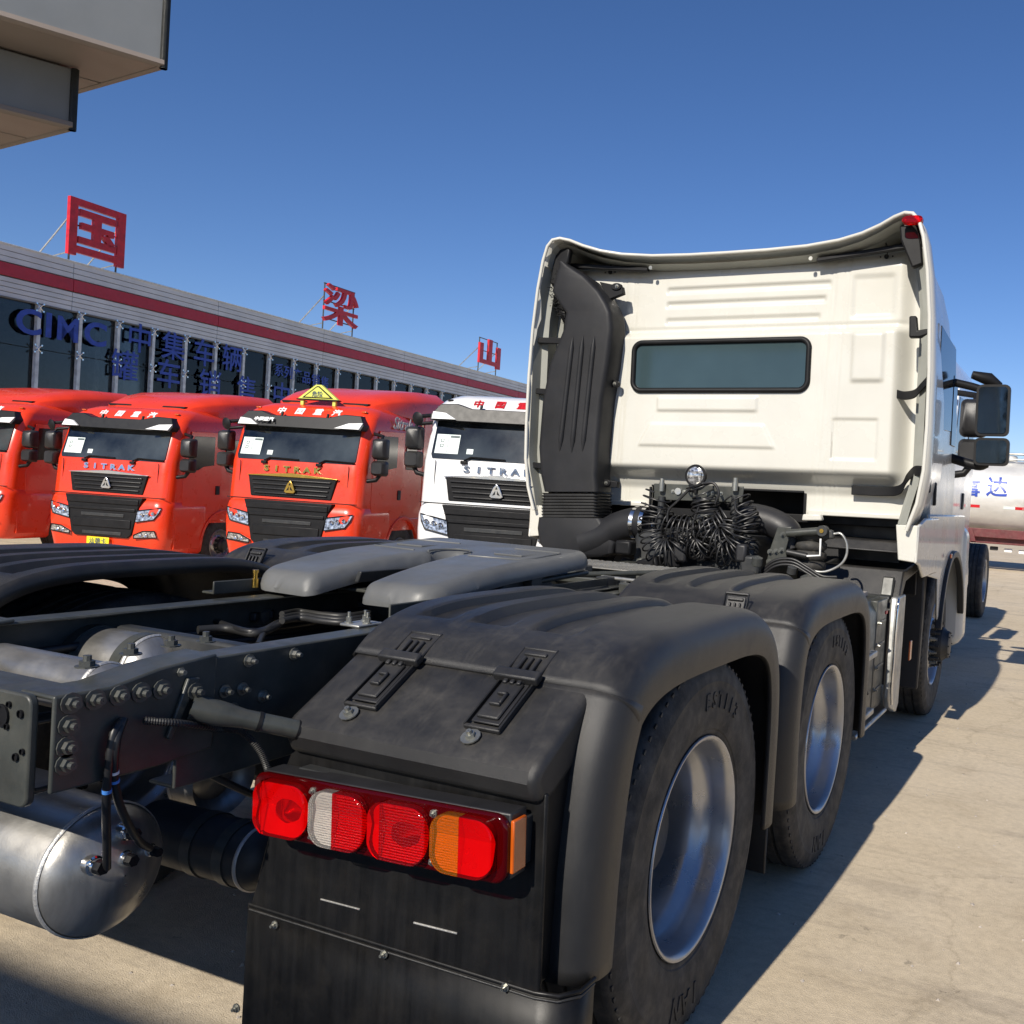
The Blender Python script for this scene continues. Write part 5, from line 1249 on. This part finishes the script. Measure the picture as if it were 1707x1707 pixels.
# ================================================================== tanker trailer beyond
TK = thing('tanker_trailer', 'polished steel tanker trailer on a maroon frame with blue lettering', 'trailer', (0, 0, 0))
ty = 23.6; tr = .955; tz = 1.885
def TKx(px, py): return on(px, py, 'y', ty-tr*.9).x
MB().lathe([(-9.4, .3), (-9.3, .7), (-9.1, .92), (-9, tr), (5, tr), (5.1, .92), (5.3, .7), (5.4, .3), (5.4, .01)], (0, ty, tz), (1, 0, 0), 64).build('tank_shell', 'steel', TK, smooth=50)
for x in (-7.2, -5.2, -3.3, -1.35, .62, 2.5, 4.2): MB().lathe([(-.012, tr), (-.008, tr+.006), (.008, tr+.006), (.012, tr)], (x, ty, tz), (1, 0, 0), 64).build('shell_seam', 'steel', TK, smooth=0)
B('chassis_beam', 'maroon', TK, (-2, ty-.62, .86), (14, .08, .36), .01); B('chassis_beam', 'maroon', TK, (-2, ty+.62, .86), (14, .08, .36), .01)
B('side_apron', 'maroon', TK, (-2, ty-.80, .95), (14, .05, .22), .01)
for x in (-6, -4, -2, -.6, .8, 2.2): PR('stay', 'maroon', TK, [(x, .72), (x+.14, .72), (x+.05, 1.0), (x-.03, 1.0)], 'y', ty-.9, ty-.82, .006)
T('top_rail', 'galv', TK, [(-9, ty-.35, tz+tr+.16), (5, ty-.35, tz+tr+.16)], .03); T('top_rail', 'galv', TK, [(-9, ty-.45, tz+tr+.02), (5, ty-.45, tz+tr+.02)], .025)
for x in (-8, -5, -2, -.2, .7, 3): T('rail_post', 'galv', TK, [(x, ty-.38, tz+tr-.1), (x, ty-.35, tz+tr+.16)], .025); MB().lathe([(-.2, .16), (.1, .16), (.12, .12), (.12, .001)], (x+.4, ty-.2, tz+tr), (0, 0, 1), 16).build('hatch', 'steel', TK)
def tank_pt(x, z, off=.006):
    h = z-tz; return V((x, ty-math.sqrt(max(.01, tr*tr-h*h))-off, z))
for ch, px, py in (('事', 1617, 815), ('达', 1662, 812)):
    p = on(px, py, 'y', ty-tr)
    o_ = text('letter', ch, .52, 'ltr_blue', TK, (p.x, 0, p.z-.19), (1, 0, 0), (0, 0, 1), .01, .012)
    for v in o_.data.vertices:
        q = tank_pt(v.co.x, v.co.z, .004+.006*(v.co.y < 0)); v.co.y = q.y
for x in (-2.9, -1.75, -.6, .55, 1.7, 2.9):
    for nm, m, a, b in (('reflective_tape', 'paper', -.28, 0), ('reflective_tape', 'ltr_red', .0, .30)):
        P = [tank_pt(x+u-.12, 1.615+v) for u in (a, b) for v in (-.035, .035)]
        MB().add(P+[p+V((0, .004, 0)) for p in P], [(0, 2, 3, 1), (4, 5, 7, 6), (0, 1, 5, 4), (2, 6, 7, 3), (0, 4, 6, 2), (1, 3, 7, 5)]).build(nm, m, TK, smooth=0)
for x in (-7.5, -6.2, -4.9, 2.9):
    for s in (1, -1):
        e = wheel(TK, x, ty-.95*s, 1, z=.53); e.rotation_euler = (0, 0, -R(90)*s)
for k in range(12): B('pipework', random.choice(('galv', 'ltr_white', 'frame_dark')), TK, (-2.5+.35*k, ty-.4, .60+random.uniform(-.1, .05)), (.2, .1, .1), .02)
for o in list(bpy.data.objects):
    if o.users_collection == () : bpy.data.objects.remove(o)
